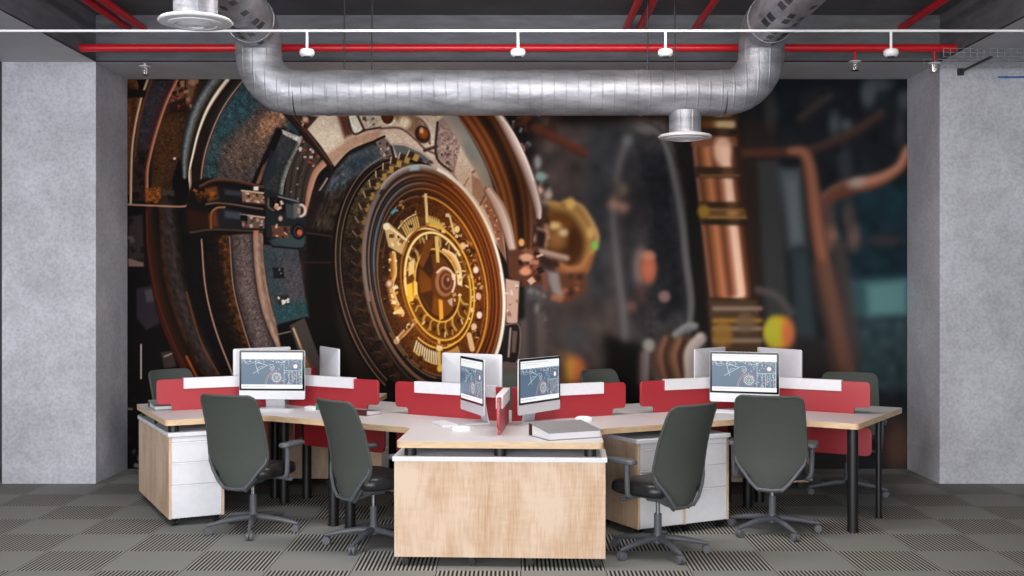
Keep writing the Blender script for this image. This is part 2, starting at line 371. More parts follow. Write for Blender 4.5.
# ------------------------------------------------------------------ the printed wall mural (numpy painter)
SS = 1.5                                    # print dots per unit
MX0, MY0, MW, MH = 126, 78, int(784 * SS), int(393 * SS)
def R_(a): return a * math.pi / 180
class Paint:
    def __init__(s):
        s.I = np.zeros((MH, MW, 3), np.float32)
        s.rng = np.random.RandomState(7)
        yy, xx = np.mgrid[0:MH, 0:MW].astype(np.float32)
        s.X = xx / SS + MX0; s.Y = yy / SS + MY0
    def box(s, x0, y0, x1, y1):
        a = max(0, int(math.floor((x0 - MX0) * SS))); b = min(MW, int(math.ceil((x1 - MX0) * SS)) + 1)
        c = max(0, int(math.floor((y0 - MY0) * SS))); d = min(MH, int(math.ceil((y1 - MY0) * SS)) + 1)
        if b <= a or d <= c: return None
        return slice(c, d), slice(a, b)
    def put(s, b, m, col):
        m = m[..., None]
        s.I[b] = s.I[b] * (1 - m) + np.asarray(col, np.float32) * m
    def pmask(s, pts, f=1.0):
        P = np.array(pts, np.float32)
        b = s.box(P[:, 0].min() - f - 1, P[:, 1].min() - f - 1, P[:, 0].max() + f + 1, P[:, 1].max() + f + 1)
        if b is None: return None, None
        X, Y = s.X[b], s.Y[b]
        ins = np.zeros(X.shape, bool); dist = np.full(X.shape, 1e9, np.float32)
        for i in range(len(P)):
            x1, y1 = P[i]; x2, y2 = P[(i + 1) % len(P)]
            dx, dy = x2 - x1, y2 - y1
            t = np.clip(((X - x1) * dx + (Y - y1) * dy) / (dx * dx + dy * dy + 1e-9), 0, 1)
            dist = np.minimum(dist, np.hypot(X - x1 - t * dx, Y - y1 - t * dy))
            if abs(dy) > 1e-6:
                ins ^= ((y1 > Y) != (y2 > Y)) & (X < dx * (Y - y1) / dy + x1)
        sd = np.where(ins, -dist, dist)
        return b, np.clip(.5 - sd / max(f, .01), 0, 1)
    def poly(s, pts, col, f=1.0, a=1.0, col2=None, ax=None):
        b, m = s.pmask(pts, f)
        if b is None: return
        if col2 is not None:                  # ink gradient along the axis ax = (x0,y0,x1,y1)
            x0, y0, x1, y1 = ax
            t = np.clip(((s.X[b] - x0) * (x1 - x0) + (s.Y[b] - y0) * (y1 - y0)) / ((x1 - x0) ** 2 + (y1 - y0) ** 2), 0, 1)[..., None]
            col = np.asarray(col, np.float32) * (1 - t) + np.asarray(col2, np.float32) * t
        s.put(b, m * a, col)
    def spline(s, pts, n=8):
        P = np.array(pts, np.float32)
        if len(P) < 3: return P
        Q = np.vstack([2 * P[0] - P[1], P, 2 * P[-1] - P[-2]]); out = []
        for i in range(1, len(Q) - 2):
            p0, p1, p2, p3 = Q[i - 1:i + 3]
            for k in range(n):
                t = k / n
                out.append(.5 * (2 * p1 + (p2 - p0) * t + (2 * p0 - 5 * p1 + 4 * p2 - p3) * t * t + (3 * p1 - p0 - 3 * p2 + p3) * t ** 3))
        out.append(P[-1]); return np.array(out, np.float32)
    def band(s, pts, w, stops, f=1.0, a=1.0, tex=0.0):
        # a stroke along a curve; w = half width (number or list), stops = [(u, colour)] across it, u -1..1 (+u = right hand of travel)
        P = s.spline(pts); n = len(P)
        ww = np.interp(np.linspace(0, 1, n), np.linspace(0, 1, len(w)), w) if isinstance(w, (list, tuple)) else np.full(n, w)
        k = ww.max() + f + 1
        b = s.box(P[:, 0].min() - k, P[:, 1].min() - k, P[:, 0].max() + k, P[:, 1].max() + k)
        if b is None: return
        X, Y = s.X[b], s.Y[b]
        bd = np.full(X.shape, 1e9, np.float32); bs = np.zeros(X.shape, np.float32); bw = np.ones(X.shape, np.float32)
        for i in range(n - 1):
            x1, y1 = P[i]; dx, dy = P[i + 1] - P[i]; L = dx * dx + dy * dy + 1e-9
            t = np.clip(((X - x1) * dx + (Y - y1) * dy) / L, 0, 1)
            d = np.hypot(X - x1 - t * dx, Y - y1 - t * dy)
            sg = np.sign(dx * (Y - y1) - dy * (X - x1))
            q = d < bd
            bd = np.where(q, d, bd); bs = np.where(q, sg * d, bs); bw = np.where(q, ww[i] + t * (ww[i + 1] - ww[i]), bw)
        m = np.clip(.5 - (bd - bw) / max(f, .01), 0, 1) * a
        u = np.clip(bs / np.maximum(bw, .01), -1, 1)
        if tex: u = np.clip(u + tex * s.noise(3)[b], -1, 1)
        us = [q[0] for q in stops]
        if us[0] > us[-1]: us = [-q for q in us]
        col = np.stack([np.interp(u, us, [q[1][c] for q in stops]) for c in range(3)], -1)
        s.put(b, m, col)
    def line(s, pts, col, w=.6, f=1.0, a=1.0): s.band(pts, w, [(-1, col), (1, col)], f, a)
    def ell(s, cx, cy, rx, ry, col, f=1.0, a=1.0, rot=0, edge=None):
        R = max(rx, ry) + f + 1
        b = s.box(cx - R, cy - R, cx + R, cy + R)
        if b is None: return
        c, n = math.cos(rot), math.sin(rot)
        x, y = s.X[b] - cx, s.Y[b] - cy
        u, v = (x * c + y * n) / rx, (-x * n + y * c) / ry
        r = np.hypot(u, v)
        m = np.clip(.5 - (r - 1) * min(rx, ry) / max(f, .01), 0, 1) * a
        if edge is not None:
            q = np.clip(r, 0, 1)[..., None] ** 2
            col = np.asarray(col, np.float32) * (1 - q) + np.asarray(edge, np.float32) * q
        s.put(b, m, col)
    def noise(s, sc, sx=1.0):
        sc = max(1.0, sc * SS * .8)
        key = (sc, sx)
        if not hasattr(s, 'nc'): s.nc = {}
        if key not in s.nc:
            h, w = int(MH / sc) + 3, int(MW / (sc * sx)) + 3
            g = s.rng.randn(h, w).astype(np.float32)
            yi = np.arange(MH) / sc; xi = np.arange(MW) / (sc * sx)
            y0 = yi.astype(int); x0 = xi.astype(int); fy = (yi - y0)[:, None]; fx = (xi - x0)[None]
            fy = fy * fy * (3 - 2 * fy); fx = fx * fx * (3 - 2 * fx)
            A = g[y0][:, x0]; B = g[y0][:, x0 + 1]; C = g[y0 + 1][:, x0]; D = g[y0 + 1][:, x0 + 1]
            s.nc[key] = ((A * (1 - fx) + B * fx) * (1 - fy) + (C * (1 - fx) + D * fx) * fy).astype(np.float32)
        return s.nc[key]
    def grain(s, pts, amp, sc=1.5, f=4, ang=None):
        b, m = s.pmask(pts, f)
        if b is None: return
        if ang is None: n = s.noise(sc)[b] + .6 * s.noise(sc * 2.3)[b]
        else:                                  # streaks along an angle
            c, q = math.cos(ang), math.sin(ang); n = 0
            g = s.noise(2.0)
            for wgt, ph in ((1, 0), (.8, 37)):
                u = ((s.X[b] - MX0) * c + (s.Y[b] - MY0) * q) / 4.0 + 60 + ph; v = (-(s.X[b] - MX0) * q + (s.Y[b] - MY0) * c) * 1.3 + 400 + ph
                u0 = u.astype(int); v0 = v.astype(int); fu = u - u0; fv = v - v0
                H, W = MH, MW
                n = n + wgt * ((g[v0 % H, u0 * 3 % W] * (1 - fu) + g[v0 % H, (u0 * 3 + 3) % W] * fu) * (1 - fv) + (g[(v0 + 1) % H, u0 * 3 % W] * (1 - fu) + g[(v0 + 1) % H, (u0 * 3 + 3) % W] * fu) * fv)
        s.I[b] = np.clip(s.I[b] * (1 + .42 * amp * (m * n)[..., None]), 0, 255)
    def bits(s, pts, n, cols, size=(1, 4), seed=1, f=.8, a=.9):
        r = np.random.RandomState(seed); P = np.array(pts, np.float32)
        k = 0
        for _ in range(n * 6):
            if k >= n: break
            x = r.uniform(P[:, 0].min(), P[:, 0].max()); y = r.uniform(P[:, 1].min(), P[:, 1].max())
            ins = False
            for i in range(len(P)):
                x1, y1 = P[i]; x2, y2 = P[(i + 1) % len(P)]
                if (y1 > y) != (y2 > y) and x < (x2 - x1) * (y - y1) / (y2 - y1) + x1: ins = not ins
            if not ins: continue
            k += 1
            w, h = r.uniform(*size), r.uniform(*size); t = r.uniform(-.7, .7); c, q = math.cos(t), math.sin(t)
            s.poly([(x + c * i * w - q * j * h, y + q * i * w + c * j * h) for i, j in ((-.5, -.5), (.5, -.5), (.5, .5), (-.5, .5))],
                   cols[r.randint(len(cols))], f, a)
    def blur(s, sig, x0, y0, x1, y1, feather=12):
        b = s.box(x0 - 3 * sig, y0 - 3 * sig, x1 + 3 * sig, y1 + 3 * sig)
        A = s.I[b].copy(); sig = sig * SS; r = int(3 * sig) + 1
        k = np.exp(-.5 * (np.arange(-r, r + 1) / sig) ** 2); k /= k.sum()
        for ax in (0, 1):
            pad = [(0, 0)] * 3; pad[ax] = (r, r)
            Q = np.pad(A, pad, mode='edge'); O = np.zeros_like(A)
            for i, kk in enumerate(k):
                O += kk * (Q[i:i + A.shape[0]] if ax == 0 else Q[:, i:i + A.shape[1]])
            A = O
        X, Y = s.X[b], s.Y[b]
        m = np.clip(np.minimum(np.minimum(X - x0, x1 - X), np.minimum(Y - y0, y1 - Y)) / feather + .5, 0, 1)
        s.put(b, m, A)

def paint_mural():
    p = Paint(); I = p.I
    I[:] = (24, 20, 20)
    # ---- right half: out of focus pipes
    p.poly([(540, 70), (700, 70), (700, 480), (520, 480)], (84, 71, 68), 20)
    p.poly([(575, 70), (640, 70), (618, 200), (605, 290), (585, 250)], (78, 71, 71), 20)
    p.poly([(590, 110), (630, 120), (612, 220), (606, 340), (590, 300)], (56, 56, 59), 16)
    p.poly([(545, 300), (625, 300), (640, 480), (540, 480)], (76, 66, 62), 18)
    p.poly([(618, 130), (660, 125), (690, 300), (690, 340), (640, 345), (620, 300)], (48, 45, 47), 12)
    p.poly([(640, 150), (668, 150), (686, 310), (662, 320)], (27, 27, 31), 12)
    p.poly([(500, 75), (690, 75), (690, 118), (560, 124)], (30, 22, 22), 8)
    p.poly([(605, 335), (650, 345), (648, 480), (600, 480)], (16, 12, 12), 10)
    p.poly([(664, 110), (697, 110), (708, 330), (690, 340), (684, 200)], (22, 18, 18), 8)
    p.poly([(745, 70), (915, 70), (915, 480), (745, 480)], (22, 26, 30), 8)
    p.poly([(820, 190), (915, 175), (915, 280), (840, 290)], (21, 40, 48), 14)
    p.poly([(845, 315), (915, 315), (915, 400), (850, 400)], (40, 56, 60), 14)
    p.poly([(850, 390), (915, 390), (915, 480), (850, 480)], (28, 30, 36), 14)
    p.grain([(540, 80), (690, 80), (690, 400), (530, 400)], .22, 5, 20); p.grain([(540, 80), (690, 80), (690, 400), (530, 400)], .2, 14, 20); p.grain([(745, 80), (908, 80), (908, 470), (745, 470)], .3, 11, 20)
    p.ell(897, 445, 14, 26, (86, 58, 48), 14, .9)
    p.poly([(845, 279), (912, 275), (912, 316), (846, 318)], (48, 80, 84), 9)
    p.poly([(866, 284), (906, 280), (906, 313), (868, 315)], (86, 126, 126), 9)
    p.poly([(740, 120), (775, 120), (790, 400), (755, 400)], (38, 30, 28), 8)
    p.poly([(757, 160), (778, 160), (790, 330), (766, 330)], (52, 52, 52), 8)
    p.poly([(778, 168), (800, 168), (806, 246), (788, 248)], (78, 84, 88), 9)
    p.poly([(786, 180), (796, 180), (800, 238), (792, 240)], (98, 104, 108), 8, .7)
    p.poly([(790, 250), (808, 250), (822, 390), (798, 390)], (46, 56, 60), 9)
    p.poly([(755, 330), (840, 340), (850, 480), (740, 480)], (40, 36, 38), 10)
    for x, y, rx, ry, c in ((868, 92, 8, 14, (84, 92, 94)), (880, 84, 12, 7, (74, 82, 84)), (834, 123, 6, 12, (78, 88, 92)), (846, 125, 5, 6, (90, 98, 98)),
                            (770, 110, 6, 18, (60, 58, 56)), (900, 130, 5, 20, (62, 60, 62)), (845, 165, 7, 22, (50, 56, 60)), (905, 100, 8, 10, (70, 76, 78)), (812, 100, 12, 10, (34, 34, 38))):
        p.ell(x, y, rx, ry, c, 7, .75)
    p.band([(800, 118), (818, 104), (830, 96)], 4, [(-1, (80, 60, 56)), (1, (56, 44, 44))], 6, .7)
    p.band([(806, 152), (835, 141), (860, 128), (880, 114)], 5, [(-1, (86, 56, 48)), (1, (52, 34, 30))], 5, .8)
    p.band([(820, 202), (836, 192), (852, 186), (870, 182), (886, 176), (900, 166), (908, 150)], [6, 8, 8, 8, 7, 6, 6], [(-1, (140, 92, 72)), (-.2, (184, 124, 98)), (.5, (132, 78, 58)), (1, (70, 42, 36))], 4)
    p.band([(818, 208), (834, 194), (850, 187)], 7, [(-1, (96, 58, 44)), (1, (84, 48, 36))], 6, .9)
    p.ell(856, 182, 9, 5, (164, 150, 142), 5, .9, -.3)
    p.ell(830, 236, 8, 13, (142, 98, 82), 8, .9); p.ell(853, 236, 7, 14, (108, 78, 70), 7, .9); p.ell(848, 215, 6, 14, (74, 60, 60), 7)
    p.ell(885, 240, 18, 6, (58, 50, 54), 6, .8); p.ell(828, 215, 7, 16, (88, 64, 58), 8, .8)
    p.band([(735, 154), (765, 153), (795, 152)], 6, [(-1, (70, 42, 32)), (0, (84, 48, 34)), (1, (40, 26, 24))], 5, .9)
    p.band([(790, 151), (802, 152), (808, 164), (812, 190), (817, 230), (826, 280), (838, 330), (848, 380)], [5, 7, 7.5, 8, 8.5, 9, 9, 9],
           [(-1, (96, 60, 48)), (-.1, (150, 94, 70)), (.5, (118, 70, 52)), (1, (66, 42, 36))], 4)
    p.poly([(830, 240), (846, 240), (862, 360), (846, 372)], (70, 56, 54), 9, .8)
    p.band([(822, 270), (832, 320), (842, 372)], 11, [(-1, (98, 66, 54)), (1, (76, 54, 46))], 8, .7)
    # copper column
    def col(y0, y1, dark=0):
        f = 1 - dark
        x0, x1 = 689 + (y0 - 120) * .115, 689 + (y1 - 120) * .115
        p.band([(x0 + 22, y0), (x1 + 22, y1)], 22, [(-1, (150 * f, 96 * f, 78 * f)), (-.75, (92 * f, 52 * f, 30 * f)), (-.55, (146 * f, 84 * f, 46 * f)), (-.35, (190 * f, 116 * f, 76 * f)), (-.05, (104 * f, 56 * f, 36 * f)),
               (.15, (168 * f, 100 * f, 72 * f)), (.36, (246 * f, 200 * f, 170 * f)), (.58, (242 * f, 188 * f, 152 * f)), (.72, (120 * f, 66 * f, 46 * f)), (1, (40, 26, 22))][::-1], 2.5)
    p.poly([(690, 100), (736, 100), (764, 350), (711, 350)], (50, 30, 20), 4)
    p.band([(716, 112), (717, 138)], 18, [(-1, (60, 36, 26)), (-.5, (170, 120, 90)), (-.1, (196, 160, 104)), (.3, (110, 66, 34)), (1, (80, 46, 26))], 4)
    p.ell(726, 124, 9, 8, (206, 172, 124), 4); p.line([(698, 118), (736, 118)], (60, 40, 22), 2, 3)
    col(150, 292)
    p.poly([(690, 132), (735, 132), (737, 146), (691, 146)], (120, 70, 48), 3); p.ell(722, 150, 9, 15, (238, 190, 158), 5, .8)
    for y0, y1, c in ((127, 135, (44, 28, 20)), (166, 177, (52, 34, 22)), (201, 208, (50, 34, 22)), (209, 216, (96, 66, 36)), (217, 224, (42, 28, 20)), (297, 306, (46, 32, 22)), (309, 313, (120, 90, 66))):
        o_ = (y0 - 120) * .115; p.poly([(689 + o_, y0), (735 + o_, y0 + 1), (736 + o_, y1 + 1), (690 + o_, y1)], c, 2.4)
        p.ell(722 + o_, (y0 + y1) / 2, 6, (y1 - y0) / 2.2, [min(255, q * 2.2) for q in c], 3, .6)
    p.line([(700, 175), (738, 175)], (140, 92, 56), 1, 2.5); p.line([(702, 209), (742, 209)], (128, 90, 48), 1.2, 2.5); p.line([(708, 217), (745, 217)], (150, 110, 56), 1.2, 2.5)
    p.ell(703, 211, 6, 7, (150, 112, 30), 4, .9)
    p.poly([(708, 300), (756, 300), (762, 352), (712, 352)], (74, 54, 36), 4)
    for y in (308, 320, 328, 340): p.line([(714, y), (760, y)], (150, 126, 108) if y != 320 else (168, 120, 40), 2.2, 3, .8)
    p.ell(722, 334, 10, 14, (150, 104, 40), 6, .8); p.ell(745, 322, 9, 10, (110, 84, 62), 5, .8)
    p.band([(758, 290), (775, 296), (790, 312)], 4, [(-1, (96, 88, 86)), (1, (72, 64, 64))], 5, .8)
    p.ell(778, 332, 15, 17, (206, 160, 40), 5); p.ell(772, 332, 8, 14, (178, 178, 44), 6, .9); p.ell(788, 333, 6, 14, (204, 96, 66), 6, .9)
    # hoses and plates in the middle
    p.band([(627, 138), (620, 158), (616, 176), (612, 206), (613, 232), (617, 268), (622, 310), (624, 338)], [4, 4.2, 4.2, 4.2, 4.4, 5, 5, 4.5], [(-1, (60, 56, 58)), (-.2, (122, 118, 118)), (.4, (96, 90, 90)), (1, (44, 40, 42))], 2)
    p.band([(638, 129), (648, 127), (660, 136), (668, 155), (675, 185), (681, 220), (685, 258), (690, 300), (688, 330)], [5, 5, 4.5, 4.5, 5, 5, 5, 5, 4.5], [(-1, (56, 54, 54)), (-.2, (94, 92, 92)), (.4, (80, 78, 78)), (1, (36, 34, 36))], 2.4)
    p.ell(645, 129, 9, 5, (110, 106, 102), 5, .8, .25)
    p.ell(627, 140, 5, 6, (112, 116, 118), 4); p.ell(620, 189, 8, 8, (128, 112, 94), 4, 1, 0, (92, 76, 62)); p.ell(613, 204, 6, 5, (172, 128, 108), 3.5); p.ell(623, 207, 5.5, 5, (166, 118, 98), 3.5)
    p.ell(616, 189, 4, 7, (70, 58, 48), 4, .8)
    p.ell(640, 266, 8, 20, (112, 98, 94), 5); p.ell(648, 268, 8.5, 16, (182, 96, 68), 4, 1, 0, (140, 72, 54)); p.ell(648, 255, 7, 5, (190, 120, 92), 4, .8); p.ell(641, 292, 4, 9, (80, 50, 46), 5, .8)
    p.ell(631, 306, 5, 5.5, (116, 78, 72), 4); p.ell(664, 296, 6, 6, (124, 94, 90), 4)
    p.ell(575, 344, 16, 22, (72, 72, 76), 12, .6)
    p.ell(565, 357, 10, 8, (112, 80, 66), 5); p.ell(575, 370, 10, 14, (200, 110, 64), 4); p.ell(569, 370, 5, 13, (206, 160, 66), 5, .9); p.ell(562, 374, 4, 12, (120, 80, 50), 4, .9)
    p.ell(676, 358, 24, 26, (104, 72, 54), 6, 1, 0, (76, 52, 40))
    for i, c in enumerate(((140, 96, 70), (80, 52, 40), (154, 104, 74), (72, 46, 36), (164, 126, 104))):
        p.band([(664 + i * 7, 338 + i), (659 + i * 7, 356), (664 + i * 7, 380)], 3, [(-1, c), (1, [q * .7 for q in c])], 4, .9)
    p.band([(700, 338), (690, 352), (690, 378)], 6, [(-1, (150, 134, 126)), (1, (196, 178, 168))], 4)
    p.ell(648, 345, 6, 7, (142, 136, 126), 4); p.band([(644, 354), (643, 382)], 5, [(-1, (130, 116, 112)), (1, (92, 76, 74))], 4); p.band([(676, 334), (686, 327), (694, 326)], 4, [(-1, (142, 138, 138)), (1, (100, 98, 96))], 4)
    p.blur(1.0, 600, 70, 915, 480, 30); p.blur(1.7, 768, 70, 915, 480, 24)
    # ---- machinery fringe of the great ring, gold knob
    p.blur(3, 545, 70, 640, 400, 20)
    p.bits([(505, 116), (520, 112), (565, 112), (575, 130), (545, 140)], 16, [(90, 52, 36), (60, 34, 26), (120, 66, 44), (40, 26, 24)], (4, 12), 3, 3, .7)
    p.band([(535, 128), (555, 138), (582, 152)], 5, [(-1, (112, 58, 38)), (1, (82, 46, 34))], 4, .9)
    p.bits([(508, 118), (520, 124), (548, 175), (552, 215), (540, 215)], 34, [(150, 126, 118), (90, 72, 68), (60, 44, 42), (170, 140, 128), (124, 132, 128)], (2, 6), 4, 1.6, .85)
    p.ell(540, 176, 6, 5, (146, 172, 162), 2.5); p.ell(537, 162, 4, 7, (150, 150, 146), 3); p.ell(538, 190, 5, 4, (226, 188, 164), 2); p.ell(548, 194, 4, 5, (196, 168, 152), 2.5); p.ell(531, 170, 3, 12, (70, 54, 52), 3, .8)
    p.ell(563, 238, 31, 36, (52, 36, 28), 8, .85)
    p.ell(568, 238, 27, 36, (136, 98, 52), 4, 1, -.25, (120, 80, 42)); p.ell(563, 240, 19, 26, (84, 46, 16), 4, 1, -.25); p.ell(560, 226, 15, 14, (120, 70, 26), 5, .9)
    p.band([(552, 206), (572, 212), (586, 232), (588, 250), (582, 268)], 6, [(-1, (204, 158, 96)), (0, (170, 126, 66)), (1, (108, 72, 40))], 3)
    p.band([(565, 203), (580, 208), (594, 232), (594, 246)], 4, [(-1, (216, 172, 108)), (1, (140, 100, 60))], 3)
    p.ell(570, 203, 5, 6, (222, 178, 104), 3); p.ell(590, 232, 4, 6, (206, 164, 96), 3); p.ell(594, 245, 3.2, 4.5, (128, 196, 84), 2)
    p.ell(556, 238, 13, 13, (150, 104, 56), 4, 1, 0, (104, 64, 28)); p.ell(554, 225, 7, 4, (214, 180, 122), 3); p.ell(563, 232, 5, 4, (228, 200, 160), 3, .8); p.ell(572, 240, 4, 14, (70, 38, 14), 3, .8)
    p.band([(558, 266), (570, 272), (584, 268), (590, 256)], [5, 6, 6, 3], [(-1, (190, 128, 82)), (1, (130, 78, 48))], 3)
    p.poly([(552, 274), (584, 272), (586, 290), (566, 304), (552, 296)], (104, 64, 44), 4); p.bits([(552, 276), (584, 274), (580, 292), (566, 302), (552, 296)], 14, [(168, 112, 80), (70, 42, 32), (150, 98, 70)], (3, 8), 5, 2.5, .8)
    p.band([(534, 250), (550, 254), (566, 258)], 3.2, [(-1, (206, 176, 160)), (1, (140, 110, 98))], 2); p.line([(536, 257), (556, 264)], (60, 38, 30), 3, 3)
    p.bits([(528, 218), (546, 216), (550, 248), (530, 250)], 20, [(176, 126, 100), (60, 36, 28), (112, 72, 54), (200, 160, 140), (44, 28, 24)], (2.5, 7), 6, 1.8)
    p.ell(541, 236, 5, 11, (50, 32, 28), 2); p.band([(537, 228), (546, 232), (545, 246)], 1.4, [(-1, (206, 160, 136)), (1, (150, 104, 80))], 1.5)
    p.poly([(545, 270), (558, 272), (562, 296), (552, 292)], (150, 140, 140), 3, .9); p.poly([(538, 270), (548, 272), (548, 292), (538, 290)], (130, 80, 62), 3, .9)
    p.poly([(524, 282), (542, 284), (540, 330), (526, 330)], (88, 84, 84), 5); p.bits([(524, 284), (545, 286), (544, 320), (524, 320)], 12, [(150, 140, 134), (60, 52, 52), (120, 90, 80)], (3, 7), 8, 2.5, .7)
    p.blur(1.3, 528, 112, 605, 320, 8)
    p.poly([(518, 320), (545, 310), (545, 390), (515, 390)], (96, 84, 80), 6); p.poly([(526, 300), (534, 300), (538, 380), (528, 380)], (66, 58, 58), 5, .8)
    # ---- great ring on the left: outer bands (drawn far to near)
    p.poly([(126, 78), (300, 78), (300, 480), (126, 480)], (17, 12, 11), 2)
    p.band([(128, 86), (134, 110), (131, 150), (128, 190)], [10, 7, 5, 4], [(-1, (120, 72, 36)), (0, (70, 40, 20)), (1, (110, 68, 36))], 2)
    p.poly([(148, 80), (177, 80), (160, 118), (149, 152), (146, 200), (131, 200), (133, 140), (141, 104)], (54, 46, 50), 2)
    p.poly([(134, 145), (150, 150), (147, 200), (131, 200)], (50, 36, 32), 5); p.bits([(136, 150), (150, 150), (146, 200), (133, 200)], 10, [(34, 24, 22), (84, 56, 46), (24, 18, 18)], (2, 7), 9)
    p.grain([(126, 80), (178, 80), (146, 205), (126, 205)], .3, 1.6)
    p.band([(147, 79), (140, 100), (134, 128), (131, 155), (130, 203)], 1.1, [(-1, (238, 214, 184)), (1, (150, 106, 74))], 1.2)
    p.band([(151, 79), (143, 102), (137, 130), (134, 156)], 1.1, [(-1, (120, 70, 36)), (1, (80, 44, 24))], 1.5)
    p.poly([(127, 88), (146, 90), (144, 97), (127, 97)], (28, 18, 14), 2)
    p.poly([(180, 80), (214, 80), (196, 110), (186, 150), (184, 202), (150, 202), (152, 150), (162, 112)], (60, 36, 18), 2)
    p.poly([(158, 120), (184, 118), (178, 165), (152, 195)], (76, 46, 19), 9, .8); p.grain([(155, 110), (190, 105), (182, 200), (148, 202)], .38, 1.4)
    p.poly([(172, 80), (197, 80), (190, 103), (168, 112)], (112, 78, 56), 3); p.bits([(170, 82), (197, 80), (190, 108), (168, 112)], 24, [(158, 116, 88), (60, 26, 18), (40, 24, 20), (130, 60, 34), (30, 18, 15)], (2, 7), 10)
    p.poly([(168, 103), (184, 96), (188, 112), (168, 113)], (36, 18, 14), 3, .9); p.bits([(170, 96), (188, 94), (186, 108), (170, 110)], 7, [(150, 50, 28), (96, 36, 22)], (1.5, 4), 11)
    p.band([(176, 79), (168, 95), (161, 113), (154, 135), (149, 155), (146, 172), (146, 200)], 1.9, [(-1, (206, 160, 128)), (0, (150, 84, 58)), (1, (70, 26, 18))], 1.2)
    p.line([(172, 79), (163, 97), (156, 116), (148, 142)], (64, 34, 40), 2, 2)
    p.poly([(178, 158), (187, 170), (190, 192), (182, 203), (172, 203), (172, 180)], (12, 8, 8), 2.5)
    p.poly([(146, 188), (160, 186), (161, 203), (146, 203)], (126, 70, 26), 2); p.grain([(146, 186), (161, 186), (161, 203), (146, 203)], .5, 1.4); p.poly([(161, 189), (174, 190), (174, 203), (161, 203)], (66, 54, 52), 2)
    p.ell(174, 158, 1.4, 1.2, (220, 200, 190), 1)
    # silver arc with cream edge
    p.band([(219, 78), (208, 92), (198, 110), (190, 134), (186, 156), (185, 176)], [9, 8, 7.5, 7, 5.5, 3.5], [(-1, (20, 14, 12)), (-.5, (48, 36, 30)), (.1, (112, 112, 108)), (.35, (128, 130, 126)), (.75, (58, 66, 76)), (1, (30, 28, 34))], 1.4)
    p.grain([(190, 79), (228, 79), (192, 180), (178, 180)], .16, 1.3)
    p.poly([(228, 79), (250, 79), (222, 112), (207, 150), (202, 190), (190, 190), (196, 140), (208, 108)], (38, 22, 17), 1.5)
    p.band([(228, 78), (216, 94), (206, 111), (198, 132), (193, 152), (189, 172), (190, 190)], [2.6, 2.4, 2.0, 1.5, 1.4, 1.2, 1], [(-1, (96, 66, 50)), (-.4, (214, 196, 170)), (.3, (246, 238, 214)), (1, (110, 90, 74))], 1.1)
    # teal leather panel
    p.poly([(244, 78), (300, 78), (290, 128), (272, 160), (256, 186), (201, 190), (204, 155), (214, 122), (228, 96)], (76, 66, 64), 1.3)
    p.poly([(244, 78), (262, 78), (240, 130), (212, 150), (214, 122), (228, 96)], (40, 72, 78), 14, .9)
    p.poly([(236, 84), (262, 80), (262, 100), (250, 120), (230, 126), (222, 122)], (50, 72, 80), 10, .7)
    p.poly([(202, 186), (206, 150), (220, 150), (214, 186)], (44, 76, 76), 8, .75)
    p.poly([(236, 130), (262, 112), (282, 110), (290, 122), (262, 160), (232, 176), (222, 160)], (98, 78, 68), 14, .95)
    p.poly([(262, 118), (272, 112), (288, 114), (276, 128), (256, 140)], (170, 122, 92), 8, .8)
    p.poly([(284, 110), (296, 114), (300, 140), (288, 128)], (46, 72, 82), 4, .9)
    q = [(244, 79), (296, 79), (288, 128), (256, 184), (202, 188), (206, 150), (218, 116)]
    p.grain(q, .3, .8, 4, 0.85); p.grain(q, .38, .7, 4)
    p.band([(244, 78), (230, 96), (219, 114), (209, 138), (203, 160), (200, 184)], 1.2, [(-1, (40, 24, 18)), (0, (190, 150, 126)), (1, (70, 50, 44))], 1.1)
    # slot and grey device
    p.poly([(276, 127), (286, 128), (262, 188), (248, 188)], (16, 11, 12), 2.5)
    p.poly([(283, 129), (300, 137), (297, 146), (287, 166), (280, 196), (257, 194), (268, 166)], (58, 58, 60), 1.3)
    p.band([(299, 138), (293, 152), (286, 166), (281, 182), (279, 196)], 3.2, [(-1, (40, 38, 38)), (-.4, (70, 70, 68)), (.3, (126, 126, 118)), (1, (140, 138, 128))][::-1], 1.2)
    p.poly([(281, 129), (301, 137), (299, 142), (283, 134)], (188, 180, 168), 1.2); p.grain([(260, 130), (302, 130), (290, 196), (256, 196)], .28, 1.3)
    p.poly([(268, 158), (264, 172), (258, 186), (254, 186), (262, 166)], (172, 118, 84), 2, .8); p.poly([(270, 150), (277, 150), (276, 172), (262, 190), (262, 172)], (40, 46, 54), 3, .8)
    # riveted band, salmon arc
    p.poly([(303, 138), (321, 156), (311, 176), (305, 208), (283, 208), (286, 176), (293, 156)], (70, 58, 52), 1.3)
    for k in range(6): p.line([(302 + k * 3.2, 141 + k * 3), (292 + k * 3.2, 168 + k * 2), (288 + k * 3, 206)], ((44, 34, 30), (96, 80, 72))[k % 2], .6, 1.1, .8)
    p.bits([(303, 140), (320, 156), (314, 166), (298, 152)], 20, [(214, 190, 172), (150, 72, 48), (176, 92, 62), (34, 24, 22), (230, 214, 200)], (1.2, 3.4), 12)
    p.bits([(292, 160), (304, 164), (300, 204), (286, 204)], 8, [(190, 170, 156), (40, 30, 28)], (1, 2), 13)
    p.band([(326, 160), (315, 172), (309, 190), (306, 214)], [4.5, 4, 3.6, 3], [(-1, (60, 36, 30)), (-.7, (206, 156, 128)), (.5, (182, 128, 102)), (1, (60, 42, 36))], 1.2)
    # dark collar and everything round the drum
    p.poly([(330, 168), (352, 152), (386, 150), (372, 180), (352, 220), (346, 300), (360, 352), (384, 400), (300, 400), (300, 236), (312, 190)], (40, 29, 24), 2)
    p.poly([(306, 230), (330, 232), (336, 320), (356, 400), (320, 400), (306, 320)], (16, 10, 9), 8)
